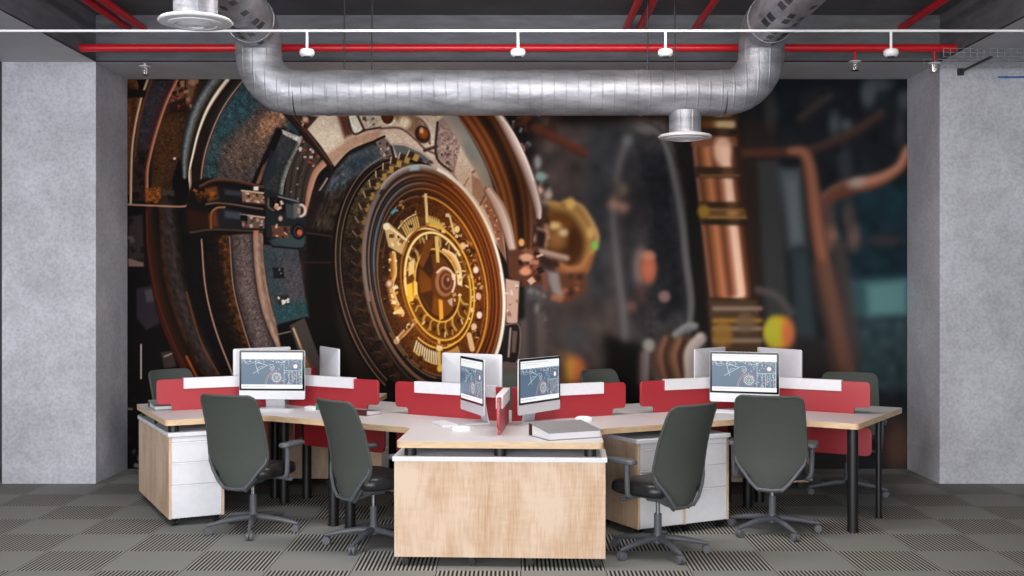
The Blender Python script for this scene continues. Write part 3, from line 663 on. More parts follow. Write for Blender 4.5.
    p.poly([(336, 168), (350, 154), (372, 144), (388, 146), (392, 160), (372, 165), (350, 180), (338, 198), (326, 204), (324, 190)], (78, 84, 88), 4)
    p.poly([(322, 196), (344, 186), (338, 214), (330, 230), (312, 226)], (62, 48, 40), 6); p.poly([(348, 162), (370, 152), (376, 158), (352, 174)], (58, 68, 76), 5)
    p.grain([(316, 180), (350, 160), (344, 210), (334, 260), (310, 262)], .5, 1.4, 5, 1.9); p.grain([(330, 150), (392, 144), (392, 165), (330, 205)], .25, 1.3)
    p.band([(326, 178), (323, 183), (319, 189)], 1.2, [(-1, (226, 210, 196)), (1, (40, 28, 26))], 1)
    p.line([(304, 232), (332, 236)], (70, 48, 40), .8, 1.4); p.line([(304, 262), (330, 262)], (56, 34, 26), .8, 1.4)
    # pale copper plate above
    p.poly([(300, 70), (430, 70), (455, 112), (470, 150), (486, 186), (502, 222), (506, 260), (488, 230), (470, 200), (446, 176), (420, 164), (396, 162), (392, 146), (384, 138), (366, 142), (350, 150), (336, 166), (331, 168), (306, 132)], (206, 184, 164), 1.3)
    p.poly([(316, 114), (332, 114), (346, 148), (333, 164), (308, 132)], (218, 200, 178), 4, .9); p.poly([(331, 166), (352, 148), (382, 138), (380, 128), (348, 138), (326, 154)], (178, 136, 110), 5, .8)
    p.poly([(337, 115), (349, 115), (352, 134), (344, 137)], (98, 58, 46), 4); p.poly([(346, 116), (357, 115), (364, 130), (352, 133)], (222, 214, 200), 1.3); p.line([(347, 116), (353, 133), (364, 130)], (60, 40, 32), 1, 1.2); p.line([(357, 115), (364, 130)], (80, 50, 40), 1.2, 1.2)
    p.poly([(362, 115), (376, 115), (378, 126), (366, 129)], (186, 170, 154), 1.5); p.bits([(362, 116), (377, 116), (378, 127), (366, 128)], 8, [(120, 98, 88), (214, 206, 190), (84, 66, 58)], (1.5, 4), 14); p.line([(362, 130), (380, 127)], (70, 46, 38), 1, 1.2)
    p.ell(388, 117, 8, 8, (232, 220, 196), 1.3); p.ell(387, 115, 6.5, 8.5, (104, 50, 22), 1.5, 1, 0, (60, 26, 14))
    p.band([(404, 114), (420, 118), (428, 128), (430, 142)], 2, [(-1, (230, 214, 200)), (1, (92, 58, 46))], 1.3)
    p.poly([(392, 114), (416, 116), (424, 126), (418, 138), (400, 126)], (150, 112, 88), 3); p.ell(404, 122, 6, 6, (238, 222, 194), 5, .9); p.ell(422, 134, 7.5, 9, (60, 36, 26), 1.5, 1, -.4); p.ell(423, 133, 5, 6, (160, 86, 28), 1.5, 1, -.4, (110, 50, 16)); p.ell(421, 130, 2, 3, (216, 160, 120), 1.3)
    p.line([(380, 128), (400, 128), (416, 140), (424, 148), (436, 154)], (112, 78, 64), 1, 1.4)
    p.poly([(438, 120), (444, 116), (460, 142), (454, 172), (436, 156)], (158, 132, 122), 1.5); p.grain([(436, 120), (462, 140), (452, 172), (436, 156)], .3, 1.6); p.line([(437, 122), (436, 156), (452, 172)], (62, 44, 42), 1.3, 1.3); p.line([(436, 146), (424, 150)], (70, 50, 44), 1.5, 1.5)
    p.bits([(440, 144), (452, 148), (450, 166), (440, 158)], 10, [(84, 70, 68), (190, 160, 148)], (1.5, 4), 15)
    p.line([(452, 172), (461, 186), (468, 178)], (178, 128, 104), 1, 1.2); p.poly([(471, 174), (490, 186), (480, 204), (472, 194)], (168, 126, 108), 1.5); p.line([(472, 172), (480, 166)], (120, 80, 66), 1, 1.4); p.line([(480, 204), (490, 188), (498, 200)], (130, 84, 66), 1.2, 1.3)
    p.poly([(482, 204), (490, 192), (500, 218), (506, 262), (498, 246), (490, 222)], (150, 98, 76), 1.8); p.bits([(484, 206), (492, 200), (502, 240), (498, 244)], 12, [(196, 140, 104), (120, 70, 50), (226, 176, 140)], (1.2, 3.4), 16)
    p.grain([(306, 114), (470, 114), (500, 220), (440, 172), (330, 168)], .09, 1.5)
    # knob on collar
    p.poly([(376, 142), (382, 136), (388, 140), (392, 156), (386, 160), (378, 152)], (120, 104, 96), 1.8); p.bits([(376, 140), (388, 138), (391, 158), (380, 156)], 14, [(206, 196, 188), (72, 58, 54), (150, 120, 104), (44, 34, 34)], (1.5, 4), 17)
    p.line([(334, 168), (350, 151), (371, 142), (377, 139), (384, 136)], (34, 22, 20), 1.2, 1.2)
    p.poly([(392, 144), (404, 145), (420, 152), (434, 163), (420, 166), (398, 160)], (96, 98, 100), 2); p.line([(392, 143), (406, 144), (422, 152), (436, 164)], (190, 160, 146), .8, 1.2); p.bits([(420, 154), (436, 162), (430, 168), (420, 164)], 8, [(90, 50, 40), (40, 26, 24), (180, 140, 124)], (1.5, 4), 18)
    # diagonal bar + bolted corner
    p.band([(283, 108), (300, 127), (318, 148), (332, 168)], [4, 4, 3.4, 2.6], [(-1, (24, 14, 10)), (.2, (58, 34, 24)), (1, (30, 18, 14))], 1.3); p.line([(290, 112), (310, 136), (331, 164)], (120, 80, 62), .5, 1)
    p.poly([(294, 114), (318, 116), (304, 132)], (70, 46, 36), 1.5); p.bits([(296, 115), (316, 116), (304, 130)], 12, [(190, 160, 140), (40, 24, 20), (140, 70, 44)], (1.5, 4), 19); p.ell(305, 119, 3.5, 3.5, (212, 180, 158), 1.3, 1, 0, (120, 80, 64))
    # brown ring with white tube on its right edge
    p.band([(420, 70), (448, 112), (466, 142), (482, 172), (492, 200)], [7, 7, 7, 6, 4], [(-1, (132, 134, 128)), (0, (150, 142, 132)), (1, (170, 150, 136))], 3)
    p.ell(470, 152, 5, 12, (112, 122, 118), 5, .6, -.5)
    p.band([(446, 70), (476, 110), (494, 138), (508, 170), (516, 200), (520, 240), (519, 254)], [19, 19, 19, 18.5, 17, 13, 10],
           [(-1, (160, 104, 70)), (-.85, (84, 40, 16)), (-.65, (150, 86, 40)), (-.45, (92, 48, 18)), (-.3, (140, 80, 34)), (-.1, (58, 30, 12)), (.15, (38, 20, 10)), (.4, (98, 54, 22)), (.6, (74, 40, 16)), (.8, (124, 76, 46)), (1, (90, 56, 40))][::-1], 1.4)
    p.band([(488, 190), (498, 206), (506, 226), (512, 250)], [4.5, 6.5, 6, 4.5], [(-1, (150, 112, 96)), (-.3, (222, 198, 186)), (.5, (190, 158, 146)), (1, (110, 70, 52))], 1.6)
    p.band([(462, 70), (494, 110), (508, 132), (521, 158), (531, 184), (537, 206), (538, 216)], [4, 4.5, 5, 5.5, 5.5, 4.6, 3.5], [(-1, (150, 112, 92)), (-.5, (228, 206, 196)), (.1, (196, 168, 158)), (.6, (146, 112, 96)), (1, (84, 52, 36))], 1.4)
    p.band([(497, 112), (512, 132), (524, 156), (533, 180)], .9, [(-1, (250, 240, 230)), (1, (240, 220, 206))], 1.4, .9)
    p.poly([(506, 250), (538, 246), (542, 284), (520, 286), (508, 276)], (104, 62, 44), 3); p.bits([(518, 250), (540, 248), (540, 284), (520, 284)], 20, [(190, 128, 98), (70, 40, 30), (226, 184, 160), (140, 90, 68), (50, 30, 24)], (2, 7), 20, 1.5)
    p.ell(526, 257, 7, 4, (214, 160, 130), 2.5); p.ell(525, 271, 6, 4, (220, 150, 116), 2.5); p.ell(521, 242, 3, 4, (230, 170, 110), 2)
    p.poly([(505, 278), (519, 281), (517, 322), (506, 326)], (204, 166, 148), 1.8); p.bits([(506, 282), (518, 282), (516, 318), (506, 320)], 12, [(170, 110, 90), (226, 200, 184)], (1, 3.4), 21)
    p.poly([(504, 322), (520, 324), (518, 366), (500, 362)], (44, 34, 32), 1.6); p.line([(510, 328), (508, 356)], (170, 150, 140), 1, 1.2); p.line([(505, 324), (519, 326), (517, 360), (504, 362)], (130, 108, 98), .7, 1.1); p.poly([(512, 330), (517, 331), (515, 352), (511, 352)], (112, 92, 84), 1.5)
    p.poly([(495, 360), (520, 364), (522, 400), (488, 400)], (110, 94, 88), 3)
    # ---- lower left: bands below the clasp
    p.poly([(128, 216), (142, 214), (144, 266), (128, 266)], (54, 45, 46), 2.5); p.bits([(128, 216), (142, 216), (143, 264), (128, 264)], 8, [(90, 80, 80), (30, 24, 26), (20, 16, 18)], (3, 7), 22, 1.5)
    p.poly([(128, 258), (143, 262), (143, 266), (128, 266)], (120, 96, 88), 1.2); p.poly([(136, 288), (156, 284), (160, 322), (146, 330), (136, 318)], (48, 41, 48), 2); p.poly([(144, 290), (154, 288), (156, 300), (146, 302)], (76, 68, 76), 2.5)
    p.poly([(160, 352), (172, 350), (176, 366), (164, 368)], (66, 52, 48), 2); p.line([(164, 356), (174, 352)], (150, 130, 122), .8, 1.1); p.line([(140.5, 344), (140.5, 378)], (196, 180, 170), .7, 1.1)
    p.band([(150, 206), (152, 240), (158, 280), (170, 325), (192, 372), (206, 400)], [5, 7, 8, 9, 10, 10], [(-1, (20, 12, 9)), (-.3, (40, 23, 13)), (.3, (58, 30, 14)), (.8, (70, 26, 15)), (1, (26, 10, 8))], 2.2)
    p.line([(146, 210), (148, 250), (157, 298), (172, 340), (186, 370)], (110, 40, 22), .5, 1.2, .8)
    p.band([(168, 206), (171, 240), (176, 280), (190, 325), (214, 376), (226, 400)], [11, 12, 13, 13, 12, 12], [(-1, (12, 8, 7)), (-.6, (30, 22, 20)), (-.1, (62, 51, 49)), (.4, (50, 40, 38)), (.8, (58, 33, 17)), (1, (34, 18, 9))], 2.5)
    p.grain([(156, 210), (186, 210), (232, 380), (196, 380), (160, 280)], .4, 1.4, 5, 1.1)
    p.line([(186, 292), (200, 340), (218, 374)], (130, 76, 34), .8, 1.8, .9); p.line([(186, 356), (198, 380)], (180, 84, 30), 1, 1.6)
    p.band([(216, 236), (220, 280), (231, 326), (250, 376)], [13, 13, 12, 12], [(-1, (66, 37, 15)), (-.7, (92, 53, 18)), (-.3, (44, 25, 12)), (.3, (26, 16, 11)), (.9, (22, 13, 10)), (1, (16, 10, 8))], 1.6, 1, .25)
    p.grain([(202, 238), (229, 236), (262, 380), (232, 380)], .5, 1.4, 4, .4)
    p.line([(201, 239), (205, 287), (215, 329), (232, 374)], (190, 142, 118), .7, 1.2)
    p.band([(241, 234), (246, 286), (257, 330), (276, 380)], [12, 12.5, 12, 11], [(-1, (56, 46, 46)), (-.5, (96, 82, 80)), (0, (104, 88, 84)), (.7, (82, 68, 66)), (1, (34, 24, 22))], 1.6)
    p.grain([(228, 236), (254, 236), (284, 380), (254, 380)], .32, 1.4, 4)
    p.line([(229, 236), (233, 287), (244, 330), (258, 372)], (164, 134, 122), .5, 1)
    p.band([(257, 236), (259, 270), (267, 312), (284, 356), (292, 374)], [5.5, 5.5, 5.6, 4.5, 4], [(-1, (170, 128, 106)), (-.4, (128, 100, 86)), (.2, (176, 142, 120)), (.7, (150, 116, 98)), (1, (36, 24, 20))], 1.3)
    p.grain([(250, 238), (264, 238), (286, 350), (270, 350)], .16, 1.3, 3, 1.3)
    p.poly([(262, 244), (298, 248), (302, 280), (308, 316), (276, 324), (268, 292)], (70, 72, 76), 1.6)
    p.poly([(262, 250), (276, 250), (278, 300), (270, 296)], (54, 68, 72), 5, .8); p.poly([(272, 306), (306, 300), (308, 316), (277, 324)], (42, 78, 80), 5, .75); p.poly([(284, 262), (300, 262), (304, 296), (290, 300)], (84, 76, 78), 6, .7)
    p.grain([(262, 246), (298, 248), (308, 316), (274, 322)], .24, 1.3)
    p.poly([(272, 267), (283, 267), (284, 278), (273, 278)], (34, 30, 30), 1.2); p.bits([(273, 268), (282, 268), (283, 277), (274, 277)], 8, [(150, 150, 148), (20, 18, 18)], (1, 2.6), 23)
    p.poly([(276, 295), (288, 294), (289, 304), (278, 305)], (50, 46, 46), 1.2); p.bits([(277, 296), (287, 296), (288, 303), (279, 304)], 9, [(226, 220, 214), (20, 18, 18)], (1, 3), 24)
    p.poly([(276, 325), (306, 316), (322, 352), (330, 400), (292, 400), (280, 345)], (16, 11, 11), 1.6); p.line([(277, 334), (290, 331)], (130, 112, 104), .7, 1.1)
    p.poly([(289, 325), (304, 317), (322, 366), (326, 400), (314, 400)], (76, 66, 63), 1.4); p.line([(293, 328), (300, 346), (309, 370), (316, 396)], (196, 164, 132), 1, 1.2); p.poly([(300, 345), (312, 366), (318, 396), (310, 396)], (120, 80, 40), 2, .7)
    # ---- clasp
    p.line([(127, 204), (150, 205), (181, 206), (187, 203), (190, 190), (190, 170)], (172, 130, 104), .9, 1.1)
    p.poly([(192, 182), (205, 177), (262, 184), (268, 205), (266, 232), (204, 236), (186, 232), (186, 200)], (24, 16, 14), 2)
    p.band([(200, 186), (214, 180), (236, 181), (262, 187)], 1.6, [(-1, (130, 84, 56)), (1, (50, 30, 22))], 1.3); p.band([(206, 204), (222, 203), (262, 209)], 1.1, [(-1, (150, 124, 110)), (1, (50, 36, 30))], 1.2)
    p.poly([(212, 188), (224, 186), (262, 192), (265, 204), (222, 202), (212, 200)], (30, 27, 30), 1.4); p.poly([(224, 189), (241, 191), (241, 196), (224, 194)], (74, 70, 80), 2.5, .8); p.poly([(204, 188), (216, 186), (218, 198), (208, 202)], (140, 78, 28), 4, .9); p.bits([(194, 190), (218, 187), (218, 200), (196, 202)], 14, [(170, 92, 34), (60, 32, 18), (26, 16, 12), (110, 58, 24)], (2, 6), 25, 1.5)
    p.poly([(241, 190), (262, 192), (265, 204), (242, 202)], (140, 106, 86), 1.3); p.bits([(242, 192), (263, 193), (264, 203), (243, 202)], 22, [(90, 58, 44), (226, 196, 172), (60, 44, 40), (206, 150, 116)], (1.1, 3.6), 26); p.line([(241, 190), (263, 192.5)], (216, 184, 160), .7, 1); p.line([(242, 202), (265, 204)], (60, 44, 38), .8, 1)
    p.poly([(211, 209), (222, 207), (262, 215), (266, 222), (264, 229), (214, 228)], (36, 34, 38), 1.4); p.poly([(224, 210), (240, 212), (240, 219), (224, 217)], (84, 86, 98), 3, .8); p.poly([(240, 214), (264, 217), (264, 228), (242, 227)], (112, 88, 76), 1.4)
    p.bits([(241, 214), (264, 217), (264, 228), (242, 227)], 11, [(70, 52, 46), (206, 176, 158), (36, 26, 24), (186, 150, 130)], (1.1, 3.6), 27); p.line([(240, 214), (264, 217)], (206, 176, 156), .7, 1); p.poly([(240, 214), (247, 215), (247, 221), (240, 220)], (18, 14, 14), 1.1); p.band([(211, 228), (211, 214), (216, 208), (224, 207)], 1.2, [(-1, (214, 150, 100)), (1, (90, 44, 16))], 1.3); p.poly([(207, 214), (216, 210), (218, 226), (208, 228)], (130, 66, 22), 4, .7)
    p.poly([(186, 208), (206, 212), (208, 228), (188, 230)], (56, 28, 14), 5, .8); p.line([(190, 232), (214, 229), (262, 231)], (80, 60, 52), 1, 1.4)
    p.poly([(264, 188), (286, 196), (304, 202), (306, 246), (290, 248), (266, 236)], (36, 41, 43), 1.5); p.poly([(268, 240), (304, 230), (305, 248), (276, 250)], (70, 84, 86), 2.5, .8); p.line([(272, 246), (300, 248), (305, 244)], (30, 22, 20), 1, 1.3)
    p.poly([(267, 196), (290, 200), (292, 216), (270, 212)], (36, 34, 36), 1.3); p.poly([(268, 196), (284, 199), (285, 211), (272, 209)], (20, 14, 13), 1.4); p.bits([(274, 199), (285, 202), (285, 211), (276, 209)], 9, [(206, 150, 116), (110, 60, 42), (236, 206, 184), (60, 34, 28)], (1.4, 4.4), 41); p.line([(268, 198), (268, 206), (273, 210)], (120, 96, 88), .8, 1); p.poly([(285, 203), (296, 205), (296, 219), (286, 217)], (70, 77, 79), 1.4); p.line([(278, 196), (298, 201)], (130, 140, 140), .7, 1)
    p.ell(300, 210, 6, 7, (226, 200, 182), 1.2); p.ell(300, 210, 3.4, 4.4, (62, 50, 48), 1.2); p.poly([(293, 203), (299, 203), (299, 217), (293, 217)], (110, 104, 100), 1.3); p.poly([(297, 207), (300, 207), (300, 213), (297, 213)], (180, 150, 130), 1.2)
    p.ell(280, 218, 2.4, 3, (206, 178, 160), 1.3, 1, 0, (130, 96, 84)); p.poly([(271, 225), (290, 226), (288, 238), (272, 236)], (110, 70, 54), 1.4); p.bits([(270, 224), (290, 226), (288, 238), (272, 236)], 12, [(220, 180, 150), (60, 36, 30), (190, 120, 84)], (1.4, 4), 28)
    p.ell(298, 231, 7, 8, (20, 16, 16), 1.4); p.ell(298, 231, 5, 6, (70, 60, 60), 1.2); p.ell(298, 231, 3.4, 4.4, (30, 18, 16), 1); p.ell(299, 232, 2.6, 3, (206, 98, 56), 1.2)
    p.poly([(253, 186), (258, 186), (258, 190), (253, 190)], (232, 222, 212), 1.2); p.poly([(253, 230), (258, 230), (258, 235), (253, 235)], (180, 120, 90), 1.2)
    # ---- gear drum and dial
    CX, CY, AX, BX, BY = 433., 280.5, 70.4, 15., 117.5
    X, Y = p.X, p.Y
    def polar(cx, cy, ax=AX, bx=BX, by=BY):
        v = (Y - cy) / by; u = (X - cx - bx * v) / ax
        return np.hypot(u, v), np.arctan2(v, u)
    def E(r, th, cx=CX, cy=CY):               # a point of the dial: radius share, angle in degrees (0 right, 90 down)
        t = math.radians(th); v = r * math.sin(t); return (cx + AX * r * math.cos(t) + BX * v, cy + BY * v)
    full = (slice(0, MH), slice(0, MW))
    r2, t2 = polar(418, 283, 84, 18, 124)
    m = np.clip((1.02 - r2) * 70, 0, 1); p.put(full, m, (18, 11, 9))
    L = np.clip((X - 330) / 60, 0, 1)
    r1, t1 = polar(423, 282, 80, 17, 121)
    m = np.clip((1 - r1) * 70, 0, 1)
    up = np.clip((250 - Y) / 70, 0, 1)[..., None]
    c = np.array((44, 29, 20)) * (1 - up) + np.array((92, 76, 48)) * up
    c = c * (1 + .25 * p.noise(2)[..., None] + .2 * p.noise(7)[..., None])
    p.put(full, m, c)
    for rr, cc, ww in ((1.075, (160, 122, 100), .7), (1.045, (60, 40, 32), .8), (1.02, (180, 138, 112), .5)):
        pts = [(423 + 80 * rr * math.cos(math.radians(a)) + 17 * rr * math.sin(math.radians(a)), 282 + 121 * rr * math.sin(math.radians(a))) for a in range(128, 263, 6)]
        p.line(pts, cc, ww, 1.2, .8)
    for k in range(22):
        a = 120 + 6.9 * k
        x, y = E(1.075, a); h = (262 - y) / 70; lit = min(1, max(.0, .05 + .9 * h))
        c, q = math.cos(R_(a) + .5), math.sin(R_(a) + .5)
        sz = 3.1
        quad = [(x + (i * c - j * q) * sz, y + (i * q + j * c) * sz) for i, j in ((-1, -1), (1.2, -1), (1.2, 1), (-1, 1))]
        p.poly([(u + 4.6, v + 2.6) for u, v in quad], (70 + 120 * lit, 42 + 104 * lit, 20 + 56 * lit), 1.2, .95)
        p.poly(quad, (40 + 20 * lit, 26 + 14 * lit, 18 + 8 * lit), 1.0)
        p.line([quad[0], quad[1]], (84 + 130 * lit, 60 + 120 * lit, 52 + 90 * lit), .6, 1.0)
        p.line([quad[0], quad[3]], (60 + 60 * lit, 42 + 50 * lit, 34 + 40 * lit), .5, 1.0)
    r, t = polar(CX, CY)
    # rim: grooves and sheen round the bezel, chosen by angle
    side = .5 + .5 * np.cos(t)                              # 1 right, 0 left
    top = np.clip(-np.sin(t), 0, 1); bot = np.clip(np.sin(t), 0, 1)
    st = [(.74, (60, 36, 18), (90, 44, 13)), (.775, (70, 46, 30), (110, 56, 16)), (.785, (168, 120, 80), (196, 116, 44)), (.80, (52, 38, 34), (96, 42, 10)), (.82, (110, 92, 86), (128, 60, 15)), (.835, (150, 128, 118), (140, 68, 18)), (.85, (56, 46, 46), (78, 33, 8)),
          (.865, (74, 66, 70), (120, 58, 16)), (.88, (44, 34, 32), (146, 74, 24)), (.90, (160, 136, 122), (88, 40, 12)), (.912, (120, 88, 70), (124, 60, 20)), (.93, (48, 34, 28), (110, 54, 18)), (.945, (96, 76, 66), (150, 88, 46)), (.96, (70, 54, 48), (210, 160, 122)), (.975, (186, 164, 152), (242, 222, 200)), (.985, (120, 98, 88), (240, 220, 198)), (1.0, (44, 28, 22), (186, 146, 118))]
    rs = [q[0] for q in st]
    A = np.stack([np.interp(r, rs, [q[1][k] for q in st]) for k in range(3)], -1); B = np.stack([np.interp(r, rs, [q[2][k] for q in st]) for k in range(3)], -1)
    wgt = np.clip((side - .30) * 2.6, 0, 1)[..., None]
    rim = A * (1 - wgt) + B * wgt
    rim *= (1 + .18 * np.sin(r * 190)[..., None] * np.clip(1.0 - np.abs(r - .89) * 8, 0, 1)[..., None])
    shade = .92 - .62 * np.clip(bot - .15, 0, 1) * (1 - side) - .12 * bot - .16 * np.clip(1 - 2 * side, 0, 1)
    rim = rim * shade[..., None]
    p.put(full, np.clip((1.0 - r) * 60, 0, 1), rim)
    p.band([E(.965, a) for a in range(236, 292, 6)], 3.2, [(-1, (206, 186, 172)), (0, (150, 134, 124)), (1, (96, 72, 60))], 1.4); p.poly([E(.945, 262), E(.985, 262), E(.985, 270), E(.945, 270)], (170, 196, 204), 2.5, .8)
    p.line([E(.83, a) for a in range(186, 226, 6)], (86, 112, 140), .8, 1.6, .8); p.line([E(.955, a) for a in range(170, 236, 6)], (160, 140, 136), 1, 1.8, .8); p.line([E(.99, a) for a in range(150, 240, 6)], (140, 112, 96), .8, 1.4, .8)
    p.line([E(.915, a) for a in range(108, 176, 6)], (150, 104, 80), 1.6, 2, .8); p.line([E(.84, a) for a in range(100, 150, 6)], (150, 104, 64), .8, 1.4, .8)
    p.line([E(.985, a) for a in range(-74, 44, 5)], (248, 234, 216), 1.5, 1.6); p.line([E(.93, a) for a in range(-60, 60, 6)], (196, 120, 66), .6, 1.3, .7); p.line([E(.88, a) for a in range(-70, 70, 6)], (180, 96, 36), .7, 1.3, .8)
    p.line([E(.955, a) for a in range(-80, 0, 5)], (150, 84, 50), .8, 1.3, .8)
    p.line([E(.79, a) for a in range(98, 170, 5)], (220, 196, 160), .7, 1.3, .8)
    # dial face
    fx, fy = 432., 285.5
    rf, tf = polar(fx, fy)
    glow = np.exp(-(((X - 436) / 44) ** 2 + ((Y - 296) / 52) ** 2))[..., None]
    lft = np.clip((425 - X) / 40, 0, 1)[..., None]
    face = np.array((88, 44, 13)) * (1 - lft) + np.array((48, 28, 16)) * lft
    face = face * (1 - .5 * glow) + np.array((170, 92, 12)) * .5 * glow + face * .1
    face = face * (1 + .16 * p.noise(1.6)[..., None])
    p.put(full, np.clip((.775 - rf) * 60, 0, 1), face)
    def F(r, th): return E(r, th, fx, fy)
    def G(r, th): return E(r, th, 437, 285)
    gold, cream, pale = (226, 176, 84), (236, 206, 146), (224, 186, 150)
    p.line([F(.765, a) for a in range(-88, 92, 5)], (226, 150, 56), .9, 1.3); p.line([F(.765, a) for a in range(92, 272, 5)], (150, 112, 76), .7, 1.3, .8); p.line([F(.72, a) for a in range(-60, 84, 5)], (178, 104, 28), .6, 1.3, .7)
    p.line([F(.70, a) for a in range(200, 268, 5)], (120, 84, 44), .6, 1.3, .7)
    def ticks(r0, r1, a0, a1, n, c, w=1.0):
        p.band([F((r0 + r1) / 2, a0 + (a1 - a0) * k / 8) for k in range(9)], (r1 - r0) * 50, [(-1, (120, 78, 30)), (1, (104, 64, 22))], 1.2, .8)
        for k in range(n):
            a = a0 + (a1 - a0) * (k + .5) / n
            p.line([F(r0, a), F(r1, a)], c, w, 1.0, .95)
    ticks(.57, .67, 126, 93, 11, (232, 212, 176), .85); ticks(.57, .64, 87, 64, 9, (214, 166, 84), .8); ticks(.5, .6, 236, 262, 8, (214, 180, 112), .8); ticks(.52, .6, 272, 292, 7, (206, 162, 86), .8)
    p.line([F(.67, a) for a in range(64, 126, 4)], (230, 176, 90), .7, 1.1); p.line([F(.53, a) for a in range(64, 126, 4)], (240, 190, 90), .8, 1.1)
    p.line([F(.49, a) for a in range(232, 300, 4)], cream, 1, 1.1); p.line([F(.62, a) for a in range(232, 264, 4)], cream, .7, 1.1)
    p.poly([(423.5, 193), (426.5, 193), (428, 222), (425.5, 222)], cream, 1.1); p.poly([(426, 215), (440, 222), (446, 231), (430, 226)], (206, 176, 96), 1.6)
    p.poly([(437, 338), (440, 338), (440.5, 366), (438, 366)], gold, 1.1); p.ell(439.5, 368, 3, 3.6, (236, 186, 72), 1.2)
    p.poly([(436, 344), (442, 344), (442, 350), (436, 350)], cream, 1.2)
    p.poly([(383, 224), (388, 222), (408, 240), (403, 255), (388, 246)], (206, 170, 116), 1.4); p.bits([(386, 228), (402, 238), (400, 250), (390, 244)], 12, [(130, 84, 40), (240, 220, 176), (90, 56, 28), (226, 190, 130)], (1.5, 4), 30); p.ell(386, 226, 3.6, 3.6, (238, 218, 176), 1.2); p.line([(385, 224), (408, 241)], (240, 220, 180), .8, 1.1)
    p.poly([(390, 212), (397, 205), (399, 208), (392, 214)], (84, 160, 190), 1.3); p.bits([(398, 200), (412, 196), (418, 220), (406, 232), (396, 214)], 14, [(206, 160, 90), (60, 34, 18), (180, 130, 70), (40, 26, 18)], (1.5, 4.5), 31)
    p.band([(392, 254), (393, 272), (390, 284), (393, 300), (400, 313)], [3.5, 3.5, 3.5, 4, 4], [(-1, (240, 214, 160)), (0, (196, 128, 44)), (1, (120, 68, 22))], 1.3); p.bits([(388, 252), (398, 252), (396, 290), (404, 314), (394, 314), (387, 284)], 22, [(246, 226, 180), (110, 60, 20), (230, 160, 70), (206, 170, 130)], (1.4, 5), 32)
    p.ell(389, 283, 3.5, 4, (226, 196, 170), 1.2, 1, 0, (150, 104, 70)); p.ell(399, 311, 4, 2.5, (244, 206, 140), 1.2)
    p.band([(396, 341), (404, 332), (414, 321)], 2.6, [(-1, (236, 206, 160)), (0, (160, 98, 40)), (1, (226, 186, 130))], 1.2); p.bits([(394, 336), (412, 318), (416, 324), (400, 344)], 10, [(240, 214, 170), (80, 44, 18)], (1.2, 3.4), 33)
    p.bits([(380, 246), (388, 248), (386, 300), (392, 330), (384, 310)], 16, [(96, 66, 46), (140, 108, 84), (34, 22, 16)], (1.2, 4), 34, 1, .7); p.bits([(400, 352), (414, 352), (434, 364), (434, 374), (414, 366)], 18, [(110, 70, 30), (30, 18, 12), (84, 52, 24)], (1.2, 4), 35, 1, .7)
    p.bits([F(.52, -62), F(.72, -66), F(.72, -30), F(.72, 0), F(.72, 40), F(.54, 44), F(.54, 0), F(.54, -30)], 130, [(220, 176, 110), (206, 150, 96), (84, 44, 16), (240, 216, 180), (190, 124, 58), (60, 30, 12), (60, 30, 12)], (1.1, 4.2), 36)
    for a, rr, c in ((-47, .66, (240, 214, 150)), (-34, .61, (232, 190, 150)), (-12, .66, (240, 210, 190)), (8, .64, (228, 180, 160)), (22, .66, (240, 212, 190)), (34, .62, (226, 190, 150))):
        x, y = F(rr, a); p.ell(x, y, 2.8, 3.6, c, 1.4)
    p.line([F(.70, -58), F(.60, -48)], cream, 1, 1.1); p.line([F(.6, 44), F(.7, 50)], (226, 184, 130), 2.6, 1.2)
    # inner ring and hub
    p.put(full, np.clip((.47 - polar(437, 285)[0]) * 60, 0, 1), np.array((74, 40, 12)) * (1 - .5 * glow) + np.array((180, 98, 12)) * .5 * glow)
    p.line([G(.455, a) for a in range(0, 365, 5)], (140, 88, 32), 1.4, 1.3); p.line([G(.465, a) for a in range(-10, 190, 5)], (240, 190, 70), .8, 1.2); p.line([G(.45, a) for a in range(170, 330, 5)], (244, 220, 150), 1.2, 1.2); p.line([G(.42, a) for a in range(0, 365, 5)], (110, 62, 14), .8, 1.2, .8)
    p.line([G(.51, a) for a in range(-90, 90, 5)], (238, 180, 60), .9, 1.2); p.line([G(.51, a) for a in range(90, 270, 5)], (170, 104, 30), .8, 1.2)
    for a, w in ((20, 1.3), (40, .8), (62, 1.4), (80, .8), (97, 1.2), (113, .8), (128, 1.3), (146, .9), (160, 1.4), (196, 1.6), (212, .9), (226, 1.3), (250, 1.3), (284, 1.2), (302, .8), (318, 1.4), (345, 1.1)):
        cc = (228, 178, 82) if a < 200 else (216, 180, 120)
        p.band([G(.31, a), G(.36, a + 5), G(.42, a + 3)], w, [(-1, cc), (1, [q * .6 for q in cc])], 1.1); p.ell(*G(.385, a + 11), 2.2, 2.2, (70, 36, 9), 1.2)
    for k in range(26):
        a = k * 14.2 + (k * k) % 5; p.line([G(.40, a), G(.435, a + 2)], ((240, 206, 140), (120, 70, 20), (200, 140, 60))[k % 3], .8, 1.0, .9)
    p.line([G(.31, a) for a in range(20, 345, 5)], (232, 182, 78), .8, 1.1); p.line([G(.28, a) for a in range(40, 340, 5)], (70, 36, 9), 1.4, 1.4)
    p.poly([G(.27, 215), G(.27, 262), G(.05, 250), G(.08, 215)], (44, 24, 12), 2.5, .8); p.poly([G(.27, 120), G(.27, 165), G(.06, 150)], (54, 28, 10), 2.5, .8)
    p.poly([(406, 284), (412, 282), (413, 300), (408, 302)], (252, 196, 60), 1.6); p.poly([(413, 280), (417, 282), (417, 294), (413, 296)], (246, 206, 100), 1.4); p.poly([(408, 262), (414, 258), (414, 272), (408, 276)], (230, 196, 130), 1.4)
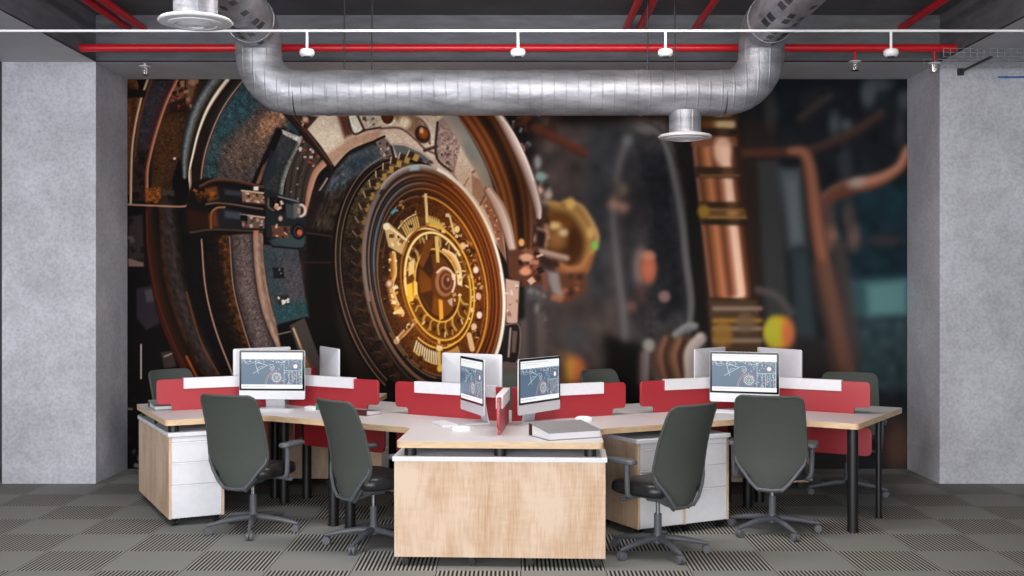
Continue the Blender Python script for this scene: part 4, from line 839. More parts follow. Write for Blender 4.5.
    p.band([(443, 250), (452, 256), (458, 268), (461, 282)], [2, 3, 2.6, 1], [(-1, (246, 224, 180)), (1, (206, 140, 70))], 1.2); p.poly([(434, 236), (438, 235), (439, 262), (436, 262)], (224, 190, 110), 1.3); p.poly([(456, 270), (460, 272), (462, 286), (457, 284)], (240, 214, 160), 1.2)
    p.poly([(438, 298), (442, 298), (443, 318), (439, 320)], (238, 170, 60), 1.3); p.poly([(425, 240), (434, 238), (428, 256), (422, 268), (418, 262)], (120, 66, 18), 1.6)
    p.ell(443, 282, 12.5, 17.5, (96, 50, 18), 2); p.ell(444.5, 281.5, 10, 15, (190, 140, 104), 1.4, 1, 0, (150, 96, 60)); p.band([(437, 272), (443, 267.5), (450, 271), (454, 281), (452, 291)], 1.3, [(-1, (246, 222, 194)), (1, (206, 160, 128))], 1.2)
    p.ell(445.5, 281.5, 7.4, 11.4, (104, 52, 30), 1.4); p.ell(446, 281, 5.6, 8.6, (190, 140, 112), 1.3, 1, 0, (140, 84, 58)); p.ell(446.6, 281, 3.9, 6.2, (92, 44, 28), 1.3); p.ell(447.6, 279, 1.2, 2, (206, 150, 120), 1.2)
    p.bits([(452, 268), (462, 276), (462, 294), (454, 300)], 8, [(240, 214, 170), (110, 60, 24), (214, 160, 90)], (1.2, 4), 44)
    p.poly([(447, 300), (452, 297), (452, 306), (449, 304)], (200, 170, 150), 1.3)
    # warm flare of the print around the bezel's upper right
    g = np.exp(-(((X - 474) / 34) ** 2 + ((Y - 204) / 44) ** 2)) * .14 + np.exp(-(((X - 424) / 40) ** 2 + ((Y - 300) / 44) ** 2)) * .10
    I[:] = I + (np.array((255, 150, 40)) - I) * g[..., None]
    p.poly([(126, 410), (330, 410), (420, 490), (126, 490)], (13, 9, 9), 24)
    p.bits([(128, 396), (140, 396), (140, 468), (128, 468)], 10, [(70, 62, 64), (120, 110, 108), (30, 24, 26)], (2, 6), 40)
    I[:] = np.clip(I, 0, 255)
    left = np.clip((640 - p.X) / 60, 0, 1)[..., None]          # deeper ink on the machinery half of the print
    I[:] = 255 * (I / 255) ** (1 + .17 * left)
    grey = I.mean(-1, keepdims=True); I[:] = np.clip(grey + (I - grey) * .93, 0, 255)
    return I
def build_mural():
    I = paint_mural() / 255.0
    k = F_PX / (Y_WALL - .004)
    xs = np.clip((np.arange(MW) / SS + MX0 + .5 - 512) / k, XL + .001, XR - .001); zs = np.clip(CAM_H - (np.arange(MH) / SS + MY0 + .5 - 288) / k, .001, Z_BEAM - .001)
    n = MW * MH
    co = np.zeros((MH, MW, 3), np.float32); co[..., 0] = xs[None]; co[..., 2] = zs[:, None]; co[..., 1] = Y_WALL - .004
    idx = np.arange(n, dtype=np.int32).reshape(MH, MW)
    q = np.stack([idx[1:, :-1], idx[1:, 1:], idx[:-1, 1:], idx[:-1, :-1]], -1).reshape(-1)
    nf = (MH - 1) * (MW - 1)
    me = bpy.data.meshes.new('wall_mural')
    me.vertices.add(n); me.vertices.foreach_set('co', co.reshape(-1))
    me.loops.add(nf * 4); me.loops.foreach_set('vertex_index', q)
    me.polygons.add(nf); me.polygons.foreach_set('loop_start', np.arange(nf, dtype=np.int32) * 4)
    me.update(); me.validate()
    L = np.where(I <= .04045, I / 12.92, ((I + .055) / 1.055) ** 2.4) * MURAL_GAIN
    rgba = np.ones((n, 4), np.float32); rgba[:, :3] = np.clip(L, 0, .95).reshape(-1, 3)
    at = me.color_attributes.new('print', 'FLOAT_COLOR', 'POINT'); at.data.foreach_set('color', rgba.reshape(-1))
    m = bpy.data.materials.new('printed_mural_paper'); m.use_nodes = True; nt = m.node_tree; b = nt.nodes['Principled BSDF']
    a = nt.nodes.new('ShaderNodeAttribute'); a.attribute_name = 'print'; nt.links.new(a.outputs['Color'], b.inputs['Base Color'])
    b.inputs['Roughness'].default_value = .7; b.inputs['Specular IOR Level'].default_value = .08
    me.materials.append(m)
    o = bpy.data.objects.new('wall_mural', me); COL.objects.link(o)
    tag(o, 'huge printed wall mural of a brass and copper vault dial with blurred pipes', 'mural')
MURAL_GAIN = 1.1
build_mural()
# ------------------------------------------------------------------ ceiling services
def arc3(c, a, b, n=9):
    """quarter bend from c+a to c+b"""
    return [Vector(c) + Vector(a) * math.cos(math.pi / 2 * i / n) + Vector(b) * math.sin(math.pi / 2 * i / n) for i in range(n + 1)]
D_DUCT, Z_DUCT, R_DUCT = 8.8, 3.23, .177
def duct():
    d = thing('air_duct', 'silver foil air duct bent into a wide U in front of the mural top', 'air duct')
    rb, ru = .30, .20
    xs = (-1.985, 1.955)
    def run(x, dirn):
        c1 = (x - dirn * rb, D_DUCT, Z_DUCT + rb)                 # lower bend, run -> up
        return arc3(c1, (0, 0, -rb), (dirn * rb, 0, 0), 10)
    left = run(xs[0], -1); right = run(xs[1], 1)
    MB().tube([left[0], (-1.2, D_DUCT, Z_DUCT), (0, D_DUCT, Z_DUCT), (1.2, D_DUCT, Z_DUCT), right[0]], R_DUCT, 40).build('main_run', M_DUCT, d)
    ends = []
    for pts, x, yaw in ((left, xs[0], .072), (right, xs[1], 0.0)):
        top = pts[-1]
        up = arc3((top.x, top.y - ru, top.z), (0, ru, 0), (0, 0, ru), 6)
        MB().tube(pts + up[1:], R_DUCT, 40).build('elbow', M_DUCT, d)
        e = up[-1]; ends.append(e)
        far = Vector((e.x + yaw * (e.y - 3.2), 3.2, e.z))
        n = 24
        MB().tube([e + (far - e) * i / n for i in range(n + 1)], R_DUCT, 40).build('foil_sleeve', M_SLEEVE, d)
        for q in (0.02, .26, .52, .78):
            p = e + (far - e) * q; MB().tube([p, p + (far - e).normalized() * .03], R_DUCT + .006, 40).build('clamp_ring', M_DUCT, d)
        c = pts[-1]; MB().tube([c + Vector((0, 0, -.02)), c + Vector((0, 0, .015))], R_DUCT + .006, 40).build('clamp_ring', M_DUCT, d)
    for x in (-1.45, -.62, .2, 1.0, 1.62):
        MB().tube([(x, D_DUCT, Z_DUCT), (x + .025, D_DUCT, Z_DUCT)], R_DUCT + .005, 40).build('clamp_ring', M_DUCT, d)
    for x in (-1.313, -1.097, 1.063, 1.276):
        MB().tube([(x, D_DUCT, Z_DUCT + R_DUCT), (x, D_DUCT, Z_CEIL)], .006, 8).build('hanger_rod', M_DARKM, d)
    return ends
SLEEVE_ENDS = duct()
def diffuser(label, x, y, z_top, z):
    t = thing('air_diffuser', label, 'air vent', (x, y, z))
    MB().cyl((0, 0), .125, .012, z_top - z, 32).build('neck', M_DUCT, t)
    MB().lathe([(.13, .03), (.20, .012), (.212, 0), (.206, -.008), (.17, -.012)], 48).build('flange', M_WHITEP, t)
    MB().lathe([(.155, .0), (.155, -.016), (.12, -.022), (.115, -.016)], 48).build('cone_ring', M_WHITEP, t)
    MB().lathe([(.10, .0), (.098, -.02), (.05, -.03), (.045, -.022)], 48).build('cone_ring', M_WHITEP, t)
diffuser('round white ceiling air diffuser under the left duct leg, close to the camera', -1.82, 6.46, 3.72 - R_DUCT + .03, 3.232)
diffuser('round white air diffuser hanging under the right end of the duct run', 1.356, D_DUCT, Z_DUCT - R_DUCT + .03, 2.884)

def pipes():
    t = thing('sprinkler_pipe', 'long red pipe running across in front of the beam', 'pipe', (0, 9.41, 3.711))
    MB().tube([(XL, 0, 0), (XR, 0, 0)], .031, 20).build('pipe_run', M_RED, t)
    for x in (XL + .012, XR - .012): MB().tube([(x - .012, 0, 0), (x + .012, 0, 0)], .034, 20).build('end_collar', M_RED, t)
    labs = ['leftmost red pipe under the ceiling, nearest the left column', 'second red ceiling pipe from the left, beside the leftmost one',
            'red ceiling pipe right of centre, left one of the close pair', 'red ceiling pipe right of centre, right one of the close pair',
            'red ceiling pipe just left of the right duct leg', 'rightmost red ceiling pipe near the right column']
    for x, lab in zip((-3.336, -3.205, .995, 1.112, 1.594, 3.379), labs):
        p = thing('branch_pipe', lab, 'pipe', (x, 0, 3.958), 0, 'red pipes under the ceiling')
        MB().tube([(0, Y_COL, 0), (0, Y_BACK, 0)], .032, 18).build('pipe_run', M_RED, p)
        for y in (8.2, 5.2, 2.2): MB().box((0, y, .075), (.02, .03, .08)).tube([(0, y - .015, 0), (0, y + .015, 0)], .038, 18).build('pipe_hanger', M_DARKM, p)
    def head(label, x, y, z_top, z, red):
        s = thing('fire_sprinkler', label, 'sprinkler', (x, y, z), 0, 'sprinkler heads')
        MB().tube([(0, 0, z_top - z), (0, 0, .05)], .011, 12).build('drop_pipe', M_RED if red else M_WHITEP, s)
        MB().lathe([(.05, .055), (.052, .05), (.03, .046), (.014, .042)], 24).build('escutcheon', M_WHITEP, s)
        MB().cyl((0, 0), .009, -.02, .045, 12).tube([(-.016, 0, .04), (-.012, 0, -.02)], .004, 8).tube([(.016, 0, .04), (.012, 0, -.02)], .004, 8).build('frame', M_CHROME, s)
        MB().lathe([(.03, -.02), (.032, -.024), (.01, -.026)], 20).build('deflector', M_CHROME, s)
    head('white sprinkler head under the beam by the left column', -3.21, 9.82, Z_BEAM, 3.585, False)
    head('sprinkler head on a short red drop right of the duct', (855 - 512) / F_PX * 9.41, 9.41, 3.69, 3.545, True)
    head('sprinkler head on a thin red drop at the right column corner', (934.4 - 512) / F_PX * 9.41, 9.41, 3.69, 3.53, True)
    c = thing('conduit', 'thin white conduit crossing the whole width below the ceiling', 'conduit', (0, 8.0, 3.532))
    MB().tube([(-X_OUT, 0, 0), (X_OUT, 0, 0)], .0095, 12).build('conduit_run', M_WHITEP, c)
    for px, lab in ((307, 'white smoke detector on the conduit just right of the left duct leg'), (518, 'white smoke detector on the conduit at the middle'),
                    (665.5, 'white smoke detector on the conduit left of the right duct leg'), (891, 'white smoke detector on the conduit near the right column')):
        s = thing('smoke_detector', lab, 'smoke detector', ((px - 512) / F_PX * 8.0, 8.0, 3.532), 0, 'smoke detectors on the conduit')
        MB().cyl((0, 0), .0095, -.14, -.005, 12).build('stem', M_WHITEP, s)
        MB().lathe([(.012, -.128), (.045, -.134), (.053, -.146), (.052, -.168), (.040, -.182), (.024, -.186)], 32).build('housing', M_WHITEP, s)
        MB().lathe([(.028, -.184), (.026, -.192), (.008, -.194)], 24).build('sensor_grille', M_DARKM, s)
    t = thing('cable_tray', 'wire mesh cable tray under the right side beam', 'cable tray', (0, 0, 3.585))
    b = MB(); x0, x1 = 3.52, 5.4; n = int((x1 - x0) / .055)
    for i in range(n + 1):
        x = x0 + i * .055; b.tube([(x, 9.16, .07), (x, 9.16, 0), (x, 9.6, 0), (x, 9.6, .07)], .002, 5)
    b.build('cross_wires', M_WIRE, t)
    b = MB()
    for y, z in ((9.16, .07), (9.16, .035), (9.16, 0), (9.27, 0), (9.38, 0), (9.49, 0), (9.6, 0), (9.6, .035), (9.6, .07)): b.tube([(x0, y, z), (x1, y, z)], .0022, 5)
    b.build('long_wires', M_WIRE, t)
    k = thing('tray_bracket', 'dark bar bracket holding the cable tray at the right', 'bracket', (3.89, 9.42, 3.574))
    MB().box((0, 0, 0), (.022, .62, .018)).build('bar', M_DARKM, k, bevel=.002)
    MB().box((0, .318, 0.0), (.05, .03, .06)).build('wall_plate', M_DARKM, k, bevel=.002)
    e = thing('blue_conduit', 'blue conduit on the right column below the cable tray', 'conduit', (4.22, 9.745, 3.53))
    MB().tube([(0, 0, 0), (.31, 0, 0)], .008, 10).build('conduit_run', M_BLUE, e)
    MB().tube([(.06, 0, 0), (.08, 0, 0)], .011, 10).build('saddle', M_BLUE, e)
pipes()
# ------------------------------------------------------------------ the three Y-shaped desks
TH = R(-2.6); LA, WA = 1.05, 1.268; Z_TOP, Z_UND = .76, .72
C_MID = Vector((-.029, 7.900)); C_LEFT = Vector((-1.795, 9.03)); C_RIGHT = Vector((1.835, 8.865))
CLUSTERS = {'mid': (C_MID, (-90, 30, 150)), 'left': (C_LEFT, (90, 210, 330)), 'right': (C_RIGHT, (90, 210, 330))}
ARM_LEN = {('left', 210): 1.082, ('right', 330): 1.068}
def arm_len(key, a): return ARM_LEN.get((key, a), LA)
def outline(key, angs, dl=0.0, W=WA):
    pts, rad = [], []
    for a in sorted(angs):
        u = Vector((math.cos(R(a)), math.sin(R(a)))); v = Vector((-u.y, u.x))
        p = u * (arm_len(key, a) + dl)
        pts += [p - v * W / 2, p + v * W / 2]; rad += [.035, .035]
        b = a + 60; pts.append(Vector((math.cos(R(b)), math.sin(R(b)))) * (W / 2 / math.sin(R(60)))); rad.append(.14)
    return rounded([tuple(p) for p in pts], rad, 6)
def make_desk(key, label, posts):
    c, angs = CLUSTERS[key]
    t = thing('desk', label, 'desk', (c.x, c.y, 0), TH, 'three-armed desks')
    o = outline(key, angs, -.004); i = inset(o, .003)
    MB().prism(i, Z_UND + .002, Z_TOP).build('worktop', M_TOP, t)
    MB().ring(o, i, Z_UND, Z_TOP - .0005).build('edge_band', M_EDGE, t, angle=50)['label'] = 'pale birch edge band'
    for k in range(3):
        a = R(min(angs) + 60 + 120 * k)
        MB().cyl((.15 * math.cos(a), .15 * math.sin(a)), .0375, 0.0, Z_UND, 24).build('leg', M_BLACK, t)
    for a in angs:
        M = TR(0, 0, 0, R(a)) @ Matrix.Rotation(R(90), 4, 'X')
        pp = rounded([(.17, -.27), (LA - .06, -.27), (LA - .06, -.06), (LA - .17, -.06), (LA - .17, 0), (.17, 0)], [.02, .04, .04, .015, .005, .005], 5)
        MB().prism([(x, y + Z_UND) for x, y in pp], -.009, .009, M).build('modesty_panel', M_SCREENRED, t, bevel=.002)['label'] = 'red panel below the worktop'
    for a, off, v, r, z0, nm in posts:
        u = Vector((math.cos(R(a)), math.sin(R(a)))); w = Vector((-u.y, u.x)); p = u * (arm_len(key, a) - off) + w * v
        mb = MB().cyl((p.x, p.y), r, z0, Z_UND, 24)
        if z0 < .1: mb.cyl((p.x, p.y), r + .004, z0, z0 + .012, 24)
        mb.build(nm, M_BLACK, t)
    return t
ZC = .668
def spacers(a): return [(a, .075, v, .0375, ZC, 'support_post') for v in (-.555, 0, .555)]
make_desk('left', 'white three-armed desk at the left with the monitor facing the camera', spacers(90) + spacers(210) + [(330, .08, -.555, .0375, 0, 'leg'), (330, .08, .555, .0375, 0, 'leg')])
make_desk('mid', 'white three-armed desk in the middle, one arm pointing at the camera', spacers(-90) + spacers(30) + [(150, .08, .555, .0375, 0, 'leg'), (150, .08, -.555, .0375, 0, 'leg')])
make_desk('right', 'white three-armed desk at the right with two black legs at its free end', spacers(90) + spacers(210) + [(330, .055, -.58, .0375, 0, 'leg'), (330, .028, .0, .022, 0, 'leg')])

# ---- red privacy screens with white clip rails
def privacy(key, a, label, t_out=1.0, notch=.875, cap=.80, t_in=.035):
    c, _ = CLUSTERS[key]
    t = thing('privacy_screen', label, 'desk screen', (c.x, c.y, Z_TOP), TH + R(a), 'red desk screens')
    M = Matrix.Rotation(R(90), 4, 'X')
    pp = rounded([(t_in, 0.0), (notch, 0.0), (notch, .05), (t_out, .05), (t_out, .24), (t_in, .24)], [0.0, .006, .02, .028, .028, 0.0], 5)
    MB().prism(pp, -.010, .010, M).build('panel', M_SCREENRED, t, bevel=.002)
    ci = t_in + .06
    b = MB().box(((ci + cap) / 2, -.0170, .203), (cap - ci, .012, .074)).box(((ci + cap) / 2, .0170, .203), (cap - ci, .012, .074)).box(((ci + cap) / 2, 0, .244), (cap - ci, .046, .008))
    b.build('clip_rail', M_WHITE, t)['label'] = 'white rail clipped over the top edge'
privacy('left', 210, 'red desk screen at the far left, with the ring binder behind its end', 1.03, .915, .83)
privacy('left', 330, 'red desk screen right of the left monitor', .93, .82, .69)
privacy('left', 90, 'red desk screen pointing at the mural behind the left monitor', .95, .82, .70)
privacy('mid', 150, 'red desk screen left of the middle, behind the keyboard and mouse', 1.0, .88, .81)
privacy('mid', 30, 'red desk screen right of the middle, behind the big grey binder', .98, .865, .78)
privacy('mid', -91.6, 'red desk screen seen edge-on between the two middle monitors', .80, .72, .70)
privacy('right', 210, 'dark red desk screen left of the right monitor', .985, .865, .77)
privacy('right', 330, 'pale red desk screen at the far right, above the black desk legs', .98, .86, .77)
privacy('right', 90, 'red desk screen pointing at the mural behind the right monitor', .95, .82, .70)

# ---- drawer cabinets under the arm ends
def make_cabinet(label):
    t = thing('drawer_cabinet', label, 'cabinet', (0, 0, 0), 0, 'drawer cabinets')
    w, dep, z0, z1 = 1.29, .392, .055, .64
    for x in (-.009, -dep + .009):
        MB().box((x, 0, (z0 + z1) / 2), (.018, w, z1 - z0)).build('end_panel', M_WOOD, t, bevel=.0015)
    MB().box((-dep / 2, 0, (z0 + z1) / 2), (dep - .037, w - .05, z1 - z0 - .004)).build('carcass', M_WHITE, t)
    MB().box((-dep / 2, 0, z1 + .014), (dep + .016, w + .022, .028)).build('top', M_WHITE, t, bevel=.003)
    for sgn in (-1, 1):
        for a, b in ((.058, .293), (.295, .453), (.455, .599), (.601, .638)):
            d = MB().box((-dep / 2, sgn * (w / 2 - .012), (a + b) / 2), (dep - .038, .024, b - a)).build('drawer', M_WHITE, t, bevel=.003)
            if b - a > .1: MB().box((-dep / 2, sgn * (w / 2 - .004), b - .008), (dep - .06, .0135, .005)).build('finger_rail', M_WHITEP, d)
    for y in (-.59, -.18, .18, .59):
        for x in (-.05, -dep + .05):
            k = MB()
            k.box((x, y, .05), (.035, .035, .012)); k.box((x - .016, y, .034), (.004, .02, .03)); k.box((x + .016, y, .034), (.004, .02, .03))
            for q in (-.009, .009): k.tube([(x + q - .006, y + .008, .022), (x + q + .006, y + .008, .022)], .022, 16)
            k.build('caster', M_BLACK, t)
    return t
def cab_at(key, a):
    c, _ = CLUSTERS[key]; g = R(a) + TH
    q = LA + .006
    return (c.x + math.cos(g) * q, c.y + math.sin(g) * q, 0), g
cab0 = make_cabinet('birch and white cabinet at the front under the arm pointing at the camera')
cab0.location, g = cab_at('mid', -90); cab0.rotation_euler = (0, 0, g)
for key, a, lab in (('left', 210, 'birch and white drawer cabinet at the far left, white drawers facing the camera'),
                    ('left', 90, 'birch cabinet by the mural, seen behind the legs of the left desk'),
                    ('mid', 30, 'left one of the two white drawer cabinets standing back to back right of the middle'),
                    ('right', 210, 'right one of the two back to back drawer cabinets, behind the right chairs'),
                    ('right', 90, 'birch cabinet by the mural behind the right desk')):
    loc, g = cab_at(key, a); dup(cab0, loc, g, lab)
# ------------------------------------------------------------------ office chairs (local +Y is where the sitter looks)
def make_chair():
    t = thing('office_chair', 'chair', 'chair', (0, 0, 0), 0, 'office chairs')
    MB().lathe([(.022, .062), (.034, .07), (.036, .10), (.03, .125), (.026, .135)], 24).build('base_hub', M_FRAME, t)
    for k in range(5):
        l = MB().tube([(.02, 0, .098), (.10, 0, .098), (.20, 0, .085), (.29, 0, .068), (.325, 0, .062)], [.024, .022, .018, .014, .011], 12, True).build('base_leg', M_FRAME, t)
        l.rotation_euler = (0, 0, R(72 * k))
        c = MB().cyl((.318, 0), .007, .045, .066, 10).box((.318, .0, .044), (.034, .012, .014))
        for q in (-.013, .013): c.tube([(.312 + 0, q - .009, .027), (.312, q + .009, .027)], .027, 20)
        c.build('caster', M_CASTER, l, bevel=.002)
    MB().cyl((0, 0), .025, .12, .255, 20).build('column_sleeve', M_FRAME, t)
    MB().cyl((0, 0), .014, .25, .36, 16).build('gas_column', M_CHROME, t)
    m = MB().box((0, .0, .372), (.17, .27, .032)).box((0, -.02, .35), (.09, .16, .03)).box((0, .06, .388), (.34, .05, .016))
    m.tube([(.07, .05, .372), (.24, .07, .368)], .006, 8).tube([(.22, .068, .368), (.27, .073, .367)], .013, 10)
    m.tube([(-.07, .05, .372), (-.24, .07, .368)], .006, 8).tube([(-.22, .068, .368), (-.27, .073, .367)], .013, 10)
    m.build('tilt_mechanism', M_FRAME, t, bevel=.006)
    # cushion
    b = MB(); n = 0; prof = [(.392, .80), (.395, .93), (.41, 1.0), (.437, 1.005), (.458, .98), (.470, .92), (.475, .80), (.4765, .5)]
    base = rounded([(-.235, -.20), (.235, -.20), (.245, .245), (-.245, .245)], [.09, .09, .12, .12], 8)
    vs, fs = [], []; k = len(base)
    for z, s in prof:
        for x, y in base:
            yy = (y - .02) * s + .02
            dz = -.020 * max(0, (yy - .12) / .13) ** 2 if z > .43 else 0
            vs.append((x * s, yy, z + dz + (.010 * (x / .24) ** 2 if z > .44 else 0)))
    for i in range(len(prof) - 1):
        for j in range(k): fs.append((i * k + j, i * k + (j + 1) % k, (i + 1) * k + (j + 1) % k, (i + 1) * k + j))
    fs.append(tuple(range(k))[::-1]); fs.append(tuple(range((len(prof) - 1) * k, len(prof) * k)))
    b.add(vs, fs).build('seat', M_LEATHER, t, angle=60)
    # backrest
    ZT = [.312, .320, .385, .46, .515, .545, .60, .75, .90, .94, .962, .972]; HW = [.070, .085, .143, .208, .243, .25, .25, .243, .234, .228, .214, .185]
    Y0 = [-.212, -.214, -.222, -.226, -.226, -.228, -.234, -.266, -.322, -.340, -.352, -.358]
    def bp(u, v):
        z = .312 + .66 * v; x = (2 * u - 1)
        hw = .955 * float(np.interp(z, ZT, HW)); y = float(np.interp(z, ZT, Y0))
        return Vector((hw * x, y + .05 * x * x * (hw / .25), z))
    def fn(u, v): return bp(u, v), (0, 1, 0)
    vv = [0, .02, .05, .1, .15, .2, .25, .3, .36, .42, .5, .6, .7, .8, .86, .9, .93, .955, .975, .99, 1.0]
    s = MB().sheet(lambda u, w: fn(u, float(np.interp(w, [i / (len(vv) - 1) for i in range(len(vv))], vv))), 14, len(vv) - 1, .014)
    bk = s.build('backrest', M_MESH, t, angle=60)
    rim = [bp(0, q) for q in vv] + [bp(q, 1.0) for q in (.15, .3, .5, .7, .85)] + [bp(1, q) for q in vv[::-1]]
    MB().tube([p + Vector((0, .006, 0)) for p in rim], .0105, 8).build('rim', M_MESH, bk)
    f = MB()
    for sx in (-1, 1):
        f.tube([(sx * .236, -.183, .545), (sx * .226, -.190, .508), (sx * .184, -.212, .452), (sx * .130, -.226, .380), (sx * .085, -.226, .335), (sx * .075, -.14, .342), (sx * .06, -.03, .362)], [.006, .009, .011, .012, .013, .015, .014], 10)
    f.tube([(-.09, -.226, .336), (0, -.228, .328), (.09, -.226, .336)], .010, 10)
    f.build('back_frame', M_FRAME, t)
    for sx in (-1, 1):
        a = MB().tube([(sx * .13, .02, .386), (sx * .235, .02, .384), (sx * .258, .02, .40), (sx * .264, .02, .44), (sx * .266, .02, .52), (sx * .266, .02, .60)], [.014, .015, .016, .017, .018, .02], 12)
        arm = a.build('armrest', M_FRAME, t)
        pad = rounded([(-.042, -.10), (.042, -.10), (.042, .15), (-.042, .15)], .036, 6)
        p = MB(); kk = len(pad); vs, fs = [], []
        for z, sc in ((.598, .86), (.604, 1.0), (.618, 1.0), (.626, .86)):
            vs += [(sx * .266 + x * sc, .05 + y * (1 - (1 - sc) * .4), z) for x, y in pad]
        for i in range(3):
            for j in range(kk): fs.append((i * kk + j, i * kk + (j + 1) % kk, (i + 1) * kk + (j + 1) % kk, (i + 1) * kk + j))
        fs.append(tuple(range(kk))[::-1]); fs.append(tuple(range(3 * kk, 4 * kk)))
        p.add(vs, fs).build('arm_pad', M_FRAME, arm)
    return t
chair0 = make_chair()
def place_chair(x, y, heading, star, label, first=[True]):
    if first[0]: first[0] = False; c = chair0; c.location = (x, y, 0); c.rotation_euler = (0, 0, R(heading - 90)); c['label'] = label
    else: c = dup(chair0, (x, y, 0), R(heading - 90), label)
    k = 0
    for ch in c.children:
        if ch.name.startswith('base_leg'): ch.rotation_euler = (0, 0, R(star + 72 * k - (heading - 90))); k += 1
    return c
place_chair(-1.812, 7.87, 68, 206, 'grey-green mesh office chair at the far left, back to the camera')
cB = place_chair(-.918, 7.45, 40, 180, 'grey-green mesh office chair left of the front cabinet, turned right')
place_chair(.935, 7.20, 131, 217, 'dark mesh office chair right of the front cabinet, turned left')
place_chair(1.815, 7.83, 73, 213, 'dark mesh office chair at the right desk, back straight to the camera')
place_chair(-2.78, 9.74, -36, 10, 'office chair behind the far left red screen, by the mural')
place_chair(-.67, 9.50, 205, 30, 'office chair mostly hidden behind the white monitor back in the middle')
place_chair(.03, 9.12, -88, 54, 'dark office chair seen between the two middle monitors')
place_chair(.955, 9.66, -48, 36, 'office chair showing only a grey curve above the red screen right of middle')
place_chair(2.77, 9.27, 250, 40, 'dark office chair behind the far right red screen, beside the right column')
tg = MB().box((-.226, -.292, .915), (.004, .03, .045)).build('tag', M_GREEN, cB, bevel=.001); tg['label'] = 'small green tag at the top of the back'
